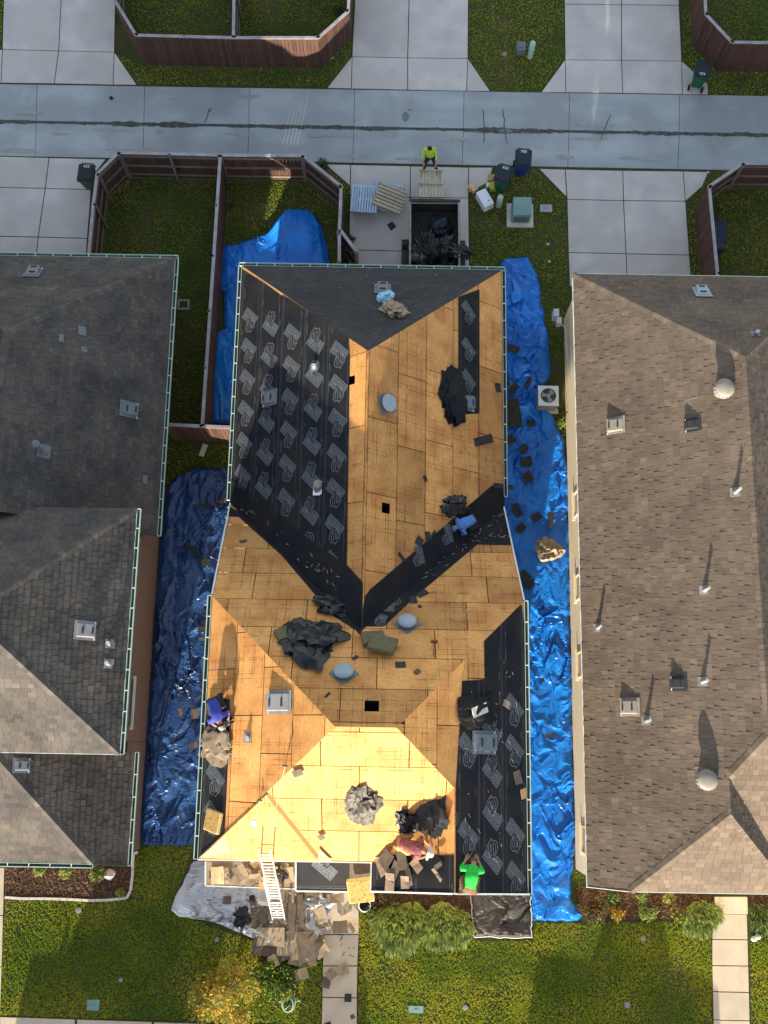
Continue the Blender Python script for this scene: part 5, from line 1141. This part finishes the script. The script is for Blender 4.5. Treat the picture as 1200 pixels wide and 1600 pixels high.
carton((739,294),(.26,.34,.2),R(40),'cardboard_light','open cardboard box touching the white carton'); carton((763,290),(.16,.16,.16),.1,'cream_white','small white tub among the boxes'); carton((770,292),(.26,.3,.26),.05,'yellow_box','yellow green box beside the green cart'); carton((768,279),(.28,.26,.24),0,'cardboard','brown cardboard box above the yellow box')
# dark bench behind the right fence
c=P(1124,362,.4); t=thing('storage_bench','dark blue slatted bench behind the right hand fence','bench',Vector((c.x,c.y,0))); 
for i in range(6):
    b=MB(); b.box((c.x-.2+i*.085,c.y,.42),(.07,.95,.03)); b.build('slat','bench_blue',t)
for i in range(4): b=MB(); b.box((c.x+(-.2 if i%2 else .22),c.y+(-.42 if i<2 else .42),.2),(.06,.06,.4)); b.build('leg','bench_blue',t)
b=MB(); b.box((c.x+.02,c.y-.62,.25),(.3,.26,.4)); b.build('side_bin','bench_blue',t)
# AC unit
c=P(856,625,0); ac=thing('air_conditioner','white outdoor air conditioner unit with a round fan beside the tan wall','air conditioner',c); cc=P(857,618,.8); cc.z=0
b=MB(); b.box((cc.x,cc.y,.05),(.95,.95,.1)); b.build('pad','stone_edge',ac)
b=MB(); b.box((cc.x,cc.y,.42),(.74,.74,.66)); o=b.build('case','vent_cream',ac); bv=o.modifiers.new('b','BEVEL'); bv.width=.05; bv.segments=3
b=MB(); M_=[(cos(2*pi*i/32),sin(2*pi*i/32)) for i in range(32)]
sq=[(cc.x+x*min(.39,.39/max(abs(x),abs(y))*1.0)*1.0*(1/max(abs(x),abs(y)) if 0 else 1),cc.y+y,0) for x,y in M_]
vo=[Vector((cc.x+min(max(x*1.5,-1),1)*.385,cc.y+min(max(y*1.5,-1),1)*.385,.80)) for x,y in M_]; vi=[Vector((cc.x+x*.29,cc.y+y*.29,.80)) for x,y in M_]
b.raw(vo+vi,[(i,(i+1)%32,32+(i+1)%32,32+i) for i in range(32)]); lo=[p-UPZ*.06 for p in vo]; b.raw(vo+lo,[((i+1)%32,i,32+i,32+(i+1)%32) for i in range(32)]); b.build('top_cover','cream_white',ac)
b=MB(); b.tube((cc.x,cc.y,.752),(cc.x,cc.y,.757),.29,.29,28); b.build('fan_well','black',ac)
for i in range(3):
    a=2*pi*i/3+.5; b=MB(); b.raw([(cc.x+cos(a+da)*r,cc.y+sin(a+da)*r,z) for r,da,z in((.05,-.3,.765),(.27,-.1,.765),(.27,.75,.785),(.06,.9,.775))],[(0,1,2,3)]); b.build('fan_blade','vent_blue',ac)
b=MB(); b.tube((cc.x,cc.y,.76),(cc.x,cc.y,.80),.07,.06,14); b.build('fan_hub','cream_white',ac)
for r in (.1,.17,.24,.285):
    b=MB(); b.path([Vector((cc.x+cos(2*pi*i/24)*r,cc.y+sin(2*pi*i/24)*r,.815)) for i in range(25)],.004,4); b.build('guard_ring','grey_metal',ac)
for i in range(6):
    a=pi*i/6; b=MB(); b.tube((cc.x-cos(a)*.3,cc.y-sin(a)*.3,.812),(cc.x+cos(a)*.3,cc.y+sin(a)*.3,.812),.004,.004,4); b.build('guard_bar','grey_metal',ac)
b=MB(); b.path([Vector((cc.x+.36,cc.y-.3,.4)),Vector((cc.x+.55,cc.y-.5,.3)),Vector((cc.x+.75,cc.y-.55,.5)),Vector((cc.x+.95,cc.y-.4,.7))],.022); b.build('refrigerant_line','black',ac)
# pallets
def pallet(px,label,rot,m,h=0,tilt=0,size=(1.2,1.0),grp=None,tone_=None,nb=7,deck_h=.14,boxM=None):
    c=P(px[0],px[1],h+deck_h); t=thing('pallet',label,'pallet',(0,0,0),grp); M4=boxM or (Matrix.Translation(Vector((c.x,c.y,h)))@Matrix.Rotation(rot,4,'Z')@Matrix.Rotation(tilt,4,'X')); local(t,M4)
    L_,W_=size
    for i in range(nb):
        b=MB(); b.box((-L_/2+(i+.5)*L_/nb,0,deck_h-.011),(L_/nb*.72,W_,.022)); b.build('deck_board',m,t)
    for i in range(3):
        b=MB(); b.box((0,-W_/2+.05+i*(W_-.1)/2,deck_h/2),(L_,.045,deck_h-.045)); b.build('stringer',m,t)
    for i in range(3):
        b=MB(); b.box((-L_/2+.06+i*(L_-.12)/2,0,.011),(.1,W_,.02)); b.build('base_board',m,t)
    return t
for i in range(4): pallet((571-i*.6,309+i*.4),('bottom','second','third','topmost')[i]+' pale blue pallet of the left stack beside the fence gate',R(-6)+(.05*(i%2)),'pallet_blue',h=.035+i*.15,size=(1.05,1.15),nb=10,grp='pale blue pallets stacked on the slab')
for i in range(3): pallet((603+i*.7,307-i*.2),('bottom','middle','top')[i]+' pale blue pallet of the stack under the tan pallet',R(-12)-(.06*(i%2)),'pallet_blue',h=.035+i*.15,size=(1.1,1.2),nb=9,grp='pale blue pallets stacked on the slab')
pallet((609,308),'tan wooden pallet lying tilted on the pale blue pallets',R(70),'pallet_wood',h=.5,tilt=R(6),size=(1.05,1.2),nb=7)
# trailer (dump box)
z0=.0; a=P(641,316,1.35); b_=P(717,314,1.35); e_=P(654,440,1.35); cx=(a.x+b_.x)/2; X=(b_.x-a.x)/2; yN=(a.y+b_.y)/2; yS=yN-4.0
t=thing('dump_trailer','dark steel dump trailer parked behind the house and filled with black plastic','trailer',(cx,yN-2,0)); th=R(-1.0)
for s,nm in((-1,'side_panel'),(1,'side_panel')):
    b=MB(); b.bar((cx+s*X,yN,.95),(cx+s*X+.03,yS,.95),.05,.8); b.build(nm,'steel_black',t); b=MB(); b.bar((cx+s*X,yN+.02,1.36),(cx+s*X+.03,yS,1.36),.075,.05); b.build('top_rail','rust_rim',t)
b=MB(); b.bar((cx-X,yN,.95),(cx+X,yN,.95),.05,.8); b.build('tailgate','steel_black',t); b=MB(); b.bar((cx-X-.05,yN+.03,1.37),(cx+X+.05,yN+.03,1.37),.11,.06); b.build('top_rail','steel_black',t)
b=MB(); b.bar((cx-X,yN-.08,1.35),(cx+X,yN-.06,1.35),.03,.04); b.build('inner_rail','rust_rim',t)
b=MB(); b.box((cx,yN-2,.56),(2*X,4,.06)); b.build('floor','steel_black',t)
for s in(-1,1):
    b=MB(); b.box((cx+s*(X+.16),yN-2.0,.62),(.28,1.5,.05)); b.build('fender','steel_black',t)
    for k_ in (-.42,.42): b=MB(); b.tube((cx+s*(X+.05),yN-2.0+k_,.34),(cx+s*(X+.27),yN-2.0+k_,.34),.33,.33,20); b.build('wheel','black',t)
for s in(-1,1):
    b=MB(); b.raw([(cx+s*.55-.02,yN+.05,.5),(cx+s*.55+.02,yN+.05,.5),(cx+s*.42+.02,yN+.5,.1),(cx+s*.42-.02,yN+.5,.1),(cx+s*.72,yN+.05,.5)],[(0,1,2,3),(3,2,1,0),(1,4,2),(2,4,1)]); b.build('ramp_bracket','steel_black',t)
crumple('trash_heap',(cx+.02,yN-2.55,.62),(.72,1.3,.80),'black_plastic',21,'mass of black torn plastic filling the trailer','bag',rough=.6,sub=5,lobes=2.4)
crumple('trash_bag',(cx+.30,yN-.75,.7),(.42,.42,.45),'dark_plastic',22,'single dark bag at the tailgate end of the trailer','bag',rough=.3)
crumple('trash_bag',(cx+.9,yN-2.0,1.2),(.55,.26,.24),'black_plastic',23,'black plastic hanging over the right side of the trailer','bag',rough=.6,rot=-.35)
# ramp pallet leaning against tailgate
A=P(674,311,1.25); B=P(673,266,.9)
dv=(A-B); L_=dv.length; dv.normalize(); sx_=Vector((1,0,0)); n_=sx_.cross(dv).normalized(); t=thing('pallet','tan wooden pallet bridging the trailer tailgate, held by the worker in the yellow vest','pallet',B)
for i in range(8):
    x=-.42+i*.12; b=MB(); b.bar(B+sx_*x,A+sx_*x,.085,.03,n_,tone=.5); b.build('deck_board','pallet_wood',t)
for k_ in(.04,.5,.96): b=MB(); c=B+dv*L_*k_-n_*.05; b.bar(c-sx_*.47,c+sx_*.47,.05,.07,n_); b.build('stringer','pallet_wood',t)
for s in (-1,1): b=MB(); g=P(673,272,0); b.bar(Vector((B.x+s*.38,B.y-.05,.06)),B+sx_*s*.38-UPZ*.05,.08,.08); b.build('prop','pallet_wood',t)
# hose coil and flower pot
c=P(451,1568,.05); pts=[]
for i in range(200):
    a=i*.21; r=.26+.09*noise.noise(Vector((i*.05,0,0)))-.0004*i; pts.append(c+Vector((cos(a)*r*.9+.02*sin(i*.03),sin(a)*r*1.1,.02+.0006*i)))
pts+= [P(462,1560,.05),P(470,1566,.04),P(482,1574,.04)]
b=MB(); b.path(pts,.017,5); tag(b.build('garden_hose','hose',smooth=True),'coiled pale green garden hose on the lawn left of the front walk','hose')
c=P(570,1413,0); t=thing('flower_pot','dark round pot with a pale rim beside the front walk','pot',c); b=MB(); b.lathe([(.12,0),(.19,.30),(.17,.30),(.15,.1)],c,seg=22); b.build('pot_body','felt_back',t,smooth=True); b=MB(); b.path([c+Vector((cos(a*.3)*.2,sin(a*.3)*.2,.31)) for a in range(22)],.018); b.build('rim','cream_white',t); b=MB(); b.tube(c+UPZ*.25,c+UPZ*.26,.16,.16,16); b.build('soil','black',t)

# ================================================================ PLANTS
def plant(name,label,px,r,h,mats,n=700,kind='round',seed=0,cat='shrub',leaf=.05,group=None,stems=6,squash=1.0):
    c=P(px[0],px[1],0); t=thing(name,label,cat,c,group); rr=random.Random(seed)
    b=MB()
    for i in range(stems):
        a=rr.uniform(0,2*pi); k=rr.uniform(.2,.7); b.tube(c,c+Vector((cos(a)*r*k,sin(a)*r*k*squash,h*rr.uniform(.5,.8))),.02 if h>1 else .012,.006,5)
    b.build('stem','bark',t,kind='stuff')
    b=MB(); blobs=[(rr.uniform(0,2*pi),rr.uniform(0,.75)**.6,rr.uniform(.55,1)) for _ in range(22)]
    for i in range(n):
        if kind=='spiky':
            ba,bq,bh=blobs[i%(7 if r>.5 else 3)]; off=Vector((cos(ba)*r*.62*bq,sin(ba)*r*.62*bq*squash,0)) if r>.3 else Vector()
            a=rr.uniform(0,2*pi); q=rr.random()**.5*(1+.2*noise.noise(Vector((cos(a)*2,sin(a)*2,seed)))); base=c+off+Vector((cos(a)*r*q*.5,sin(a)*r*q*.5*squash,h*max(.05,(1-q*q))*.6*bh)); out=Vector((cos(a)*.35+rr.gauss(0,.15),sin(a)*.35-.6+rr.gauss(0,.15),0)); L=leaf*rr.uniform(2.2,4.5)
            d=(out*(.4+q)+UPZ*rr.uniform(.15,.7)).normalized(); s=d.cross(UPZ).normalized()*leaf*.28; m1=base+d*L*.6+UPZ*.02; tip=base+d*L-UPZ*.05*q*leaf*10
            tn=rr.random()*(.4+.6*q); mi_=1 if len(mats)>1 and rr.random()<.3-.25*q else 0; b.poly([base-s*.6,base+s*.6,m1+s,m1-s],mi_,tn); b.poly([m1-s,m1+s,tip],mi_,tn)
        else:
            ba,bq,bh=blobs[rr.randrange(22)]; 
            cx_=Vector((cos(ba)*r*bq*.75,sin(ba)*r*bq*.75*squash,h*bh*(.95-.35*bq))); o=Vector((rr.gauss(0,1),rr.gauss(0,1),rr.gauss(0,1))).normalized()*r*.27*rr.random()**.3*(1.8 if rr.random()<.12 else 1); o.z*=.8
            p=c+cx_+o
            if p.z<.03: p.z=.05
            d=Vector((rr.gauss(0,1),rr.gauss(0,1),rr.gauss(0,.6))).normalized(); s=d.cross(Vector((rr.gauss(0,1),rr.gauss(0,1),rr.gauss(0,1)))).normalized(); l=leaf*rr.uniform(.7,1.5); wv=l*.42
            b.poly([p-d*l,p+s*wv,p+d*l,p-s*wv],0 if len(mats)==1 or rr.random()<.7 else 1,rr.random())
    b.build('foliage',mats,t,kind='stuff'); return t
plant('ornamental_tree','small yellow orange tree on the front lawn left of the coiled hose',(362,1545),1.5,1.7,['leaf_yellow','leaf_lime'],7500,seed=1,cat='tree',leaf=.045,stems=16)
plant('ornamental_tree','low green growth beside the yellow tree and the hose',(430,1535),.9,.35,['leaf_green','grass_blade'],2400,seed=2,cat='shrub',leaf=.05)
plant('spiky_shrub','left of two big spiky pale green shrubs under the front gutter',(627,1437),.92,1.0,['leaf_lime','leaf_green'],4200,'spiky',seed=3,leaf=.11,group='spiky shrubs in front of the stripped house')
plant('spiky_shrub','right of two big spiky pale green shrubs under the front gutter',(697,1432),.98,1.05,['leaf_lime','leaf_green'],4600,'spiky',seed=4,leaf=.11,group='spiky shrubs in front of the stripped house')
plant('shrub','small dark reddish shrub behind the left spiky shrub',(600,1402),.4,.6,['leaf_red','leaf_green'],600,seed=5,leaf=.04)
plant('shrub','small green shrub between the foam pad and the spiky shrub',(578,1420),.32,.35,['leaf_green'],400,seed=6,leaf=.04)
plant('spiky_shrub','big spiky green shrub at the left of the right front walk',(1092,1428),.78,1.0,['leaf_lime','leaf_green'],1500,'spiky',seed=7,leaf=.08)
plant('spiky_shrub','spiky green shrub at the right edge beside the right walk',(1194,1432),.62,.8,['leaf_green','leaf_lime'],1100,'spiky',seed=8,leaf=.07)
plant('shrub','reddish brown shrub at the corner of the long right tarp',(925,1417),.66,.8,['leaf_red','leaf_green'],1700,seed=9,leaf=.045)
plant('shrub','yellow shrub right of the reddish shrub',(960,1424),.38,.45,['leaf_yellow','leaf_red'],800,seed=10,leaf=.035)
plant('shrub','green shrub tucked under the right eave beside the reddish one',(953,1402),.34,.5,['leaf_green','leaf_lime'],700,seed=11,leaf=.04)
plant('shrub','round lime shrub with pale flowers below the right eave',(1009,1427),.42,.5,['leaf_lime','leaf_green'],900,seed=12,leaf=.04)
plant('shrub','small lime shrub under the right eave above the flowering one',(1000,1402),.28,.4,['leaf_lime'],450,seed=13,leaf=.04)
plant('shrub','small lime shrub under the right eave between orange leaves',(1042,1403),.3,.4,['leaf_lime','leaf_yellow'],500,seed=14,leaf=.04)
plant('shrub','green and orange shrub left of the big spiky right shrub',(1056,1428),.38,.5,['leaf_green','leaf_yellow'],800,seed=15,leaf=.04)
plant('shrub','small green shrub leftmost in the left mulch bed',(64,1360),.28,.35,['leaf_lime'],400,seed=16,leaf=.035); plant('shrub','small green shrub second in the left mulch bed',(103,1362),.28,.35,['leaf_lime'],400,seed=17,leaf=.035); plant('shrub','larger green shrub at the right of the left mulch bed',(155,1364),.36,.45,['leaf_lime','leaf_green'],700,seed=18,leaf=.04)
plant('grass_clump','pale spiky grass clump in the corner of the left mulch bed',(190,1391),.22,.35,['leaf_lime'],120,'spiky',seed=19,leaf=.05,cat='grass clump')
plant('weed','leafy weed at the foot of the divider fence in the tarp yard',(361,325),.2,.2,['leaf_green'],160,seed=20,leaf=.04,cat='weed'); plant('weed','bright weed below the air conditioner',(873,664),.3,.2,['leaf_lime'],260,seed=21,leaf=.035,cat='weed')
plant('weed','weeds at the alley corner of the tarp yard fence',(503,258),.35,.2,['leaf_green'],300,seed=22,leaf=.035,cat='weed'); plant('weed','weeds between the slab and the fence gate',(549,375),.25,.2,['leaf_green'],200,seed=23,leaf=.035,cat='weed'); plant('vine','dark leafy vine on the top fence corner',(529,22),.35,.5,['leaf_green'],300,seed=24,leaf=.05,cat='vine')
c=P(172,1366,.05); crumple('garden_stone',c,(.2,.17,.16),'stone_edge',31,'single pale stone beside the green shrub in the left bed','stone',sub=3,rough=.15)
c=P(1178,1467,.03); crumple('garden_stone',c,(.11,.1,.1),'stone_edge',32,'left of two pale stones by the right walk','stone',sub=3,rough=.15); crumple('garden_stone',P(1184,1463,.03),(.1,.1,.1),'stone_edge',33,'right of two pale stones by the right walk','stone',sub=3,rough=.15)
# ================================================================ PEOPLE
def person(label,base,J,cloth,yaw=0,scale=1.0,hat=None,group='roofers at work',hair='hair_dark'):
    """J joint positions (east, north, up) in metres about base; cloth: region -> material"""
    t=thing('person',label,'person',base,group)
    Ry=Matrix.Rotation(yaw,3,'Z'); V={}; order=[]
    def add(k,p,r,reg): V[k]=len(order); order.append((Vector(base)+Ry@(Vector(p)*scale),r*scale,reg))
    pel,che,nek,hed=[Vector(J[k]) for k in('pelvis','chest','neck','head')]
    add('pelvis',pel,.15,'pants'); add('waist',pel.lerp(che,.4),.155,'shirt'); add('chest',che,.185,'shirt'); add('upper',che.lerp(nek,.6),.12,'shirt'); add('neck',nek,.055,'skin')
    hd=(hed-nek).normalized(); add('jaw',nek.lerp(hed,.5),.075,'skin'); add('head',hed,.098,'skin' if hair is None else 'hair'); add('crown',hed+hd*.07,.07,'hair')
    face=Vector(J.get('face',(0,-1,0))).normalized(); add('nose',nek.lerp(hed,.62)+face*.105,.018,'skin')
    E=[('pelvis','waist'),('waist','chest'),('chest','upper'),('upper','neck'),('neck','jaw'),('jaw','head'),('head','crown'),('jaw','nose')]
    lat=(nek-pel).cross(face).normalized() if (nek-pel).cross(face).length>.05 else Vector((1,0,0))
    for s,q in (('L',-1),('R',1)):
        e=nek.lerp(hed,.7)+lat*q*.09; add('ear'+s,e,.02,'skin'); E.append(('head','ear'+s))
        sh=Vector(J.get('sh'+s,tuple(che.lerp(nek,.55)+lat*q*.19))); el=Vector(J['el'+s]); ha=Vector(J['ha'+s]); add('sh'+s,sh,.07,'shirt'); add('ua'+s,sh.lerp(el,.5),.055,'shirt'); add('el'+s,el,.045,'arm'); add('wr'+s,el.lerp(ha,.9),.03,'skin'); add('pm'+s,ha+(ha-el).normalized()*.04,.036,'skin')
        E+= [('upper','sh'+s),('sh'+s,'ua'+s),('ua'+s,'el'+s),('el'+s,'wr'+s),('wr'+s,'pm'+s)]
        d=(ha-el).normalized(); side=d.cross(UPZ); side=side.normalized() if side.length>.1 else Vector((1,0,0)); dn=side.cross(d)
        for k_,(o_,l_) in enumerate(((-.032,.062),(-.011,.075),(.011,.07),(.032,.055))):
            a0=ha+d*.06+side*o_; a1=a0+d*l_*.6+dn*.008; a2=a1+d*l_*.4+dn*.03; add(f'f{s}{k_}a',a0,.011,'skin'); add(f'f{s}{k_}b',a1,.009,'skin'); add(f'f{s}{k_}c',a2,.008,'skin'); E+= [('pm'+s,f'f{s}{k_}a'),(f'f{s}{k_}a',f'f{s}{k_}b'),(f'f{s}{k_}b',f'f{s}{k_}c')]
        a0=ha+d*.02-side*.04; add('th'+s,a0+d*.02-side*.02+dn*.01,.011,'skin'); add('tt'+s,a0+d*.05-side*.02+dn*.03,.009,'skin'); E+= [('wr'+s,'th'+s),('th'+s,'tt'+s)]
        hp=Vector(J.get('hp'+s,tuple(pel+lat*q*.10-UPZ*.03))); kn=Vector(J['kn'+s]); ft=Vector(J['ft'+s]); add('hp'+s,hp,.10,'pants'); add('tg'+s,hp.lerp(kn,.5),.085,'pants'); add('kn'+s,kn,.062,'pants'); add('cf'+s,kn.lerp(ft,.35),.058,'pants'); add('an'+s,kn.lerp(ft,.93),.04,'pants'); toe=Vector(J.get('toe'+s,tuple(face))).normalized(); toe.z=min(toe.z,.1); add('ft'+s,ft+UPZ*.02,.045,'shoe'); add('to'+s,ft+toe*.17+UPZ*.01,.038,'shoe')
        E+= [('pelvis','hp'+s),('hp'+s,'tg'+s),('tg'+s,'kn'+s),('kn'+s,'cf'+s),('cf'+s,'an'+s),('an'+s,'ft'+s),('ft'+s,'to'+s)]
    me=bpy.data.meshes.new('body'); me.from_pydata([p for p,_,_ in order],[(V[a],V[b_]) for a,b_ in E],[]); o=bpy.data.objects.new('tmp',me); col.objects.link(o)
    md=o.modifiers.new('s','SKIN'); md.use_smooth_shade=True
    for i,sv in enumerate(me.skin_vertices[0].data): sv.radius=(order[i][1],)*2; sv.use_root=(i==0)
    sb=o.modifiers.new('u','SUBSURF'); sb.levels=2; sb.render_levels=2
    bpy.context.view_layer.update(); m2=bpy.data.meshes.new_from_object(o.evaluated_get(bpy.context.evaluated_depsgraph_get())); bpy.data.objects.remove(o)
    regs=['skin','shirt','arm','pants','shoe','hair']; m2.materials.clear()
    mm={'skin':'skin','shoe':'pants_brown','hair':hair or 'skin','arm':cloth.get('arm',cloth['shirt'])}; mm.update({k:v for k,v in cloth.items() if k in regs})
    for r_ in regs: m2.materials.append(MATS[mm[r_]])
    segs=[(order[V[a]][0],order[V[b_]][0],order[V[b_]][2] if order[V[b_]][2]!='hair' else order[V[b_]][2]) for a,b_ in E]
    for p in m2.polygons:
        c=p.center; best=9;reg='shirt'
        for i,(co,r_,rg) in enumerate(order):
            d=(c-co).length-r_*.8
            if d<best: best=d;reg=rg
        p.material_index=regs.index(reg); p.use_smooth=True
    cl=set()
    for p in m2.polygons:
        if p.material_index in (1,3): cl.update(p.vertices)
    for v in m2.vertices:
        q=v.co*6; nn=v.normal.copy(); k=(facet(q*.9,3)*.034+rid(q*.8)*.012)*scale if v.index in cl else 0
        v.co+=noise.noise_vector(q)*.008*scale+nn*max(-.03,min(.05,k)); v.co-=Vector(base)
    m2.name='body'; ob=bpy.data.objects.new('body',m2); col.objects.link(ob); ob.parent=t; WL[ob.name]=WL[t.name]
    H_=order[V['head']][0]; Hu=(order[V['crown']][0]-order[V['jaw']][0]).normalized(); fw_=(Ry@face); 
    for q in(-1,1):
        b=MB(); ec=order[V['jaw']][0].lerp(H_,.7)+fw_*.088*scale+(Ry@lat)*q*.035*scale; b.lathe([(.001,-.012),(.011,-.004),(.011,.004),(.001,.012)],ec,seg=8); b.build('eye','eye_white',t,smooth=True)
    if hat:
        kind,m=hat; Mq=Hu.to_track_quat('Z','Y').to_matrix(); b=MB()
        if kind=='wide': b.lathe([(.115,.02),(.21,.0),(.215,.012),(.118,.045),(.112,.11),(.08,.15),(.02,.16)],H_+Hu*.0,Mq,20)
        else: b.lathe([(.112,0),(.115,.05),(.10,.10),(.06,.135),(.01,.145)],H_,Mq,18); b.prism([H_+fw_*.2+(Ry@lat)*x*.08+Hu*.02 for x in(-1,1)]+[H_+fw_*.09-(Ry@lat)*x*.09+Hu*.02 for x in(-1,1)],Hu,0,.012)
        b.build('hat',m,t,smooth=True)
    return t
# worker steadying the pallet behind the trailer
g=P(671,268,0)
person('worker in a yellow hi vis vest standing behind the trailer and holding the pallet',g,dict(pelvis=(0,.12,.92),chest=(-.06,.14,1.28),neck=(-.07,.10,1.50),head=(-.06,.04,1.63),face=(0,-1,-.3),elL=(-.33,.02,1.12),haL=(-.28,-.22,.95),elR=(.22,.0,1.12),haR=(.2,-.24,.95),knL=(-.2,.03,.5),ftL=(-.24,-.02,.07),knR=(.2,.0,.5),ftR=(.3,-.06,.07)),dict(shirt='vest_yellow',arm='vest_yellow',pants='pants_dark'),group='roofers at work')
def bent(label,pl,px,yaw,cloth,hat,spread=1.0,hair='hair_dark',h=0.0,back=.62):
    p=pl.at(*px); 
    def gz(x,y,z=0):   # height follows the roof under the feet
        w_=Matrix.Rotation(yaw,3,'Z')@Vector((x,y,0)); return (x,y,w_.x*pl.a+w_.y*pl.b+z)
    J=dict(pelvis=gz(0,.22,.50),chest=gz(0,-.12,back),neck=gz(0,-.36,back-.02),head=gz(0,-.48,back-.08),face=(0,-.5,-.85),
      elL=gz(-.29,-.22,.36),haL=gz(-.14,-.46,.12),elR=gz(.29,-.22,.36),haR=gz(.16,-.44,.12),
      knL=gz(-.2*spread,-.08,.24),ftL=gz(-.16*spread,.34,.05),knR=gz(.2*spread,-.06,.26),ftR=gz(.18*spread,.36,.05))
    J['toeL']=J['toeR']=(0,-1,-.2)
    return person(label,p,J,cloth,yaw,scale=1.15,hat=hat,hair=hair)
bent('worker in a light blue shirt crouching on the right valley membrane',NF,(728,822),R(-60),dict(shirt='shirt_blue',pants='pants_dark'),None,hair='shirt_blue')
bent('worker in a violet blue shirt kneeling at the left gutter',WF,(341,1108),R(25),dict(shirt='shirt_violet',arm='skin',pants='pants_dark'),('cap','box_grey'))
bent('worker in a maroon shirt and pale sun hat crouching by the front valley',WW,(638,1318),R(75),dict(shirt='shirt_maroon',arm='skin',pants='pants_tan'),('wide','hat_straw'))
bent('worker in a bright green shirt bending at the lower front gutter',EF,(733,1372),R(170),dict(shirt='shirt_green',arm='shirt_green',pants='pants_brown'),None,hair='pants_brown')
# ================================================================ UNSEEN NEIGHBOURS AND ADDED VEHICLES (they shade the alley and the lawns)
def plain_house(label,x0,x1,y0,y1,eh_,pitch,m='shingle_right'):
    t=thing('street_house',label,'house',((x0+x1)/2,(y0+y1)/2,0)); wd,dp=x1-x0,y1-y0; run=min(wd,dp)/2; z=eh_+run*pitch; b=MB()
    b.box(((x0+x1)/2,(y0+y1)/2,eh_/2),(wd-.8,dp-.8,eh_)); b.build('wall','brick_tan',t)
    if dp>=wd: r1=Vector(((x0+x1)/2,y0+run,z)); r2=Vector(((x0+x1)/2,y1-run,z))
    else: r1=Vector((x0+run,(y0+y1)/2,z)); r2=Vector((x1-run,(y0+y1)/2,z))
    a,b_,c,d=Vector((x0,y0,eh_)),Vector((x1,y0,eh_)),Vector((x1,y1,eh_)),Vector((x0,y1,eh_)); b=MB()
    fs=[[a,b_,r1],[b_,c,r2,r1],[c,d,r2],[d,a,r1,r2]] if dp>=wd else [[a,b_,r2,r1],[b_,c,r2],[c,d,r1,r2],[d,a,r1]]
    for f in fs: b.poly(f)
    b.poly([d,c,b_,a]); b.build('roof',m,t); return t
plain_house('unseen brick house next along the row at left, set close and tall to block sun',-29,-17.4,-3.5,17,5.6,.8)  # out of view; moved closer and raised to cut a sun streak
plain_house('brick house next along the row beyond the right picture edge',18.4,28,-4,17,3.2,.85)
b=MB(); b.prism([(-60,-19.5,0),(60,-19.5,0),(60,-12.2,0),(-60,-12.2,0)],(0,0,1),-.05,.012); structure(b.build('street','asphalt'))
def vehicle(name,label,cat,x0,yc,prof,cabin,wd=1.95,m='car_paint',wheels=(.9,),lie=True):
    """prof: (along, height) outline of the lower body; cabin: list of (along, height)"""
    t=thing(name,label,cat,(x0,yc,0)); 
    def ext(pts,w_,m_,nm):
        n=len(pts); A=[(x0+x,yc-w_/2,z) for x,z in pts]; B=[(x0+x,yc+w_/2,z) for x,z in pts]; b=MB()
        b.raw(A+B,[tuple(range(n)),tuple(reversed(range(n,2*n)))]+[(i,n+i,n+(i+1)%n,(i+1)%n) for i in range(n)]); o=b.build(nm,m_,t); bv=o.modifiers.new('b','BEVEL'); bv.width=.05; bv.segments=2
    ext(prof,wd,m,'body'); 
    for c in cabin: ext(c[0],c[2],c[1],c[3])
    for x in wheels:
        for s in(-1,1): b=MB(); b.tube((x0+x,yc+s*(wd/2-.22),.38),(x0+x,yc+s*(wd/2+.02),.38),.38,.38,20); b.build('wheel','black',t)
vehicle('standin_pickup','unseen stand-in pickup truck on the street, added to shade the right front lawn','truck',4.3,-14.9,[(0,.45),(6.3,.45),(6.3,1.42),(5.0,1.5),(3.0,1.5),(0,1.62)],[([(1.75,1.48),(4.75,1.48),(3.95,1.98),(2.2,1.98)],'glass',1.7,'cabin'),([(2.15,1.97),(4.0,1.97),(3.9,2.03),(2.25,2.03)],'car_paint',1.6,'roof'),([(3.55,2.0),(3.9,2.0),(3.9,2.22),(3.55,2.22)],'black',.3,'roof_box')],wheels=(1.1,5.0))  # unseen stand-in, shaped to cast the shadow on the right lawn
vehicle('standin_box_truck','unseen stand-in box truck on the street, added to shade the left front lawn','truck',-12.9,-14.9,[(0,.45),(6.2,.45),(6.2,1.0),(1.3,1.4),(1.1,1.55),(0,1.5)],[([(.95,1.4),(2.35,1.4),(2.35,2.25),(1.75,2.25)],'glass',1.9,'cab'),([(2.4,.9),(6.1,.9),(6.1,2.62),(3.0,2.62),(2.4,2.4)],'white',2.2,'cargo_box'),([(1.45,2.2),(1.53,2.2),(1.53,2.75),(1.45,2.75)],'black',.1,'mast'),([(.8,1.5),(.9,1.5),(.9,1.95),(.8,1.95)],'black',.5,'mirror')],wd=2.1,wheels=(.9,4.8))  # unseen stand-in; its outline gives the left lawn its shadow
vehicle('standin_car','unseen stand-in car on the street, added to shade the lawn by the front walk','car',-3.3,-14.9,[(0,.4),(2.2,.4),(2.2,1.1),(1.9,1.25),(.2,1.25),(0,1.1)],[([(.2,1.2),(1.9,1.2),(1.45,1.62),(.4,1.62)],'glass',3.0,'cabin')],wd=4.2,wheels=(.25,1.95))  # invented car, added only for the shadow near the front walk
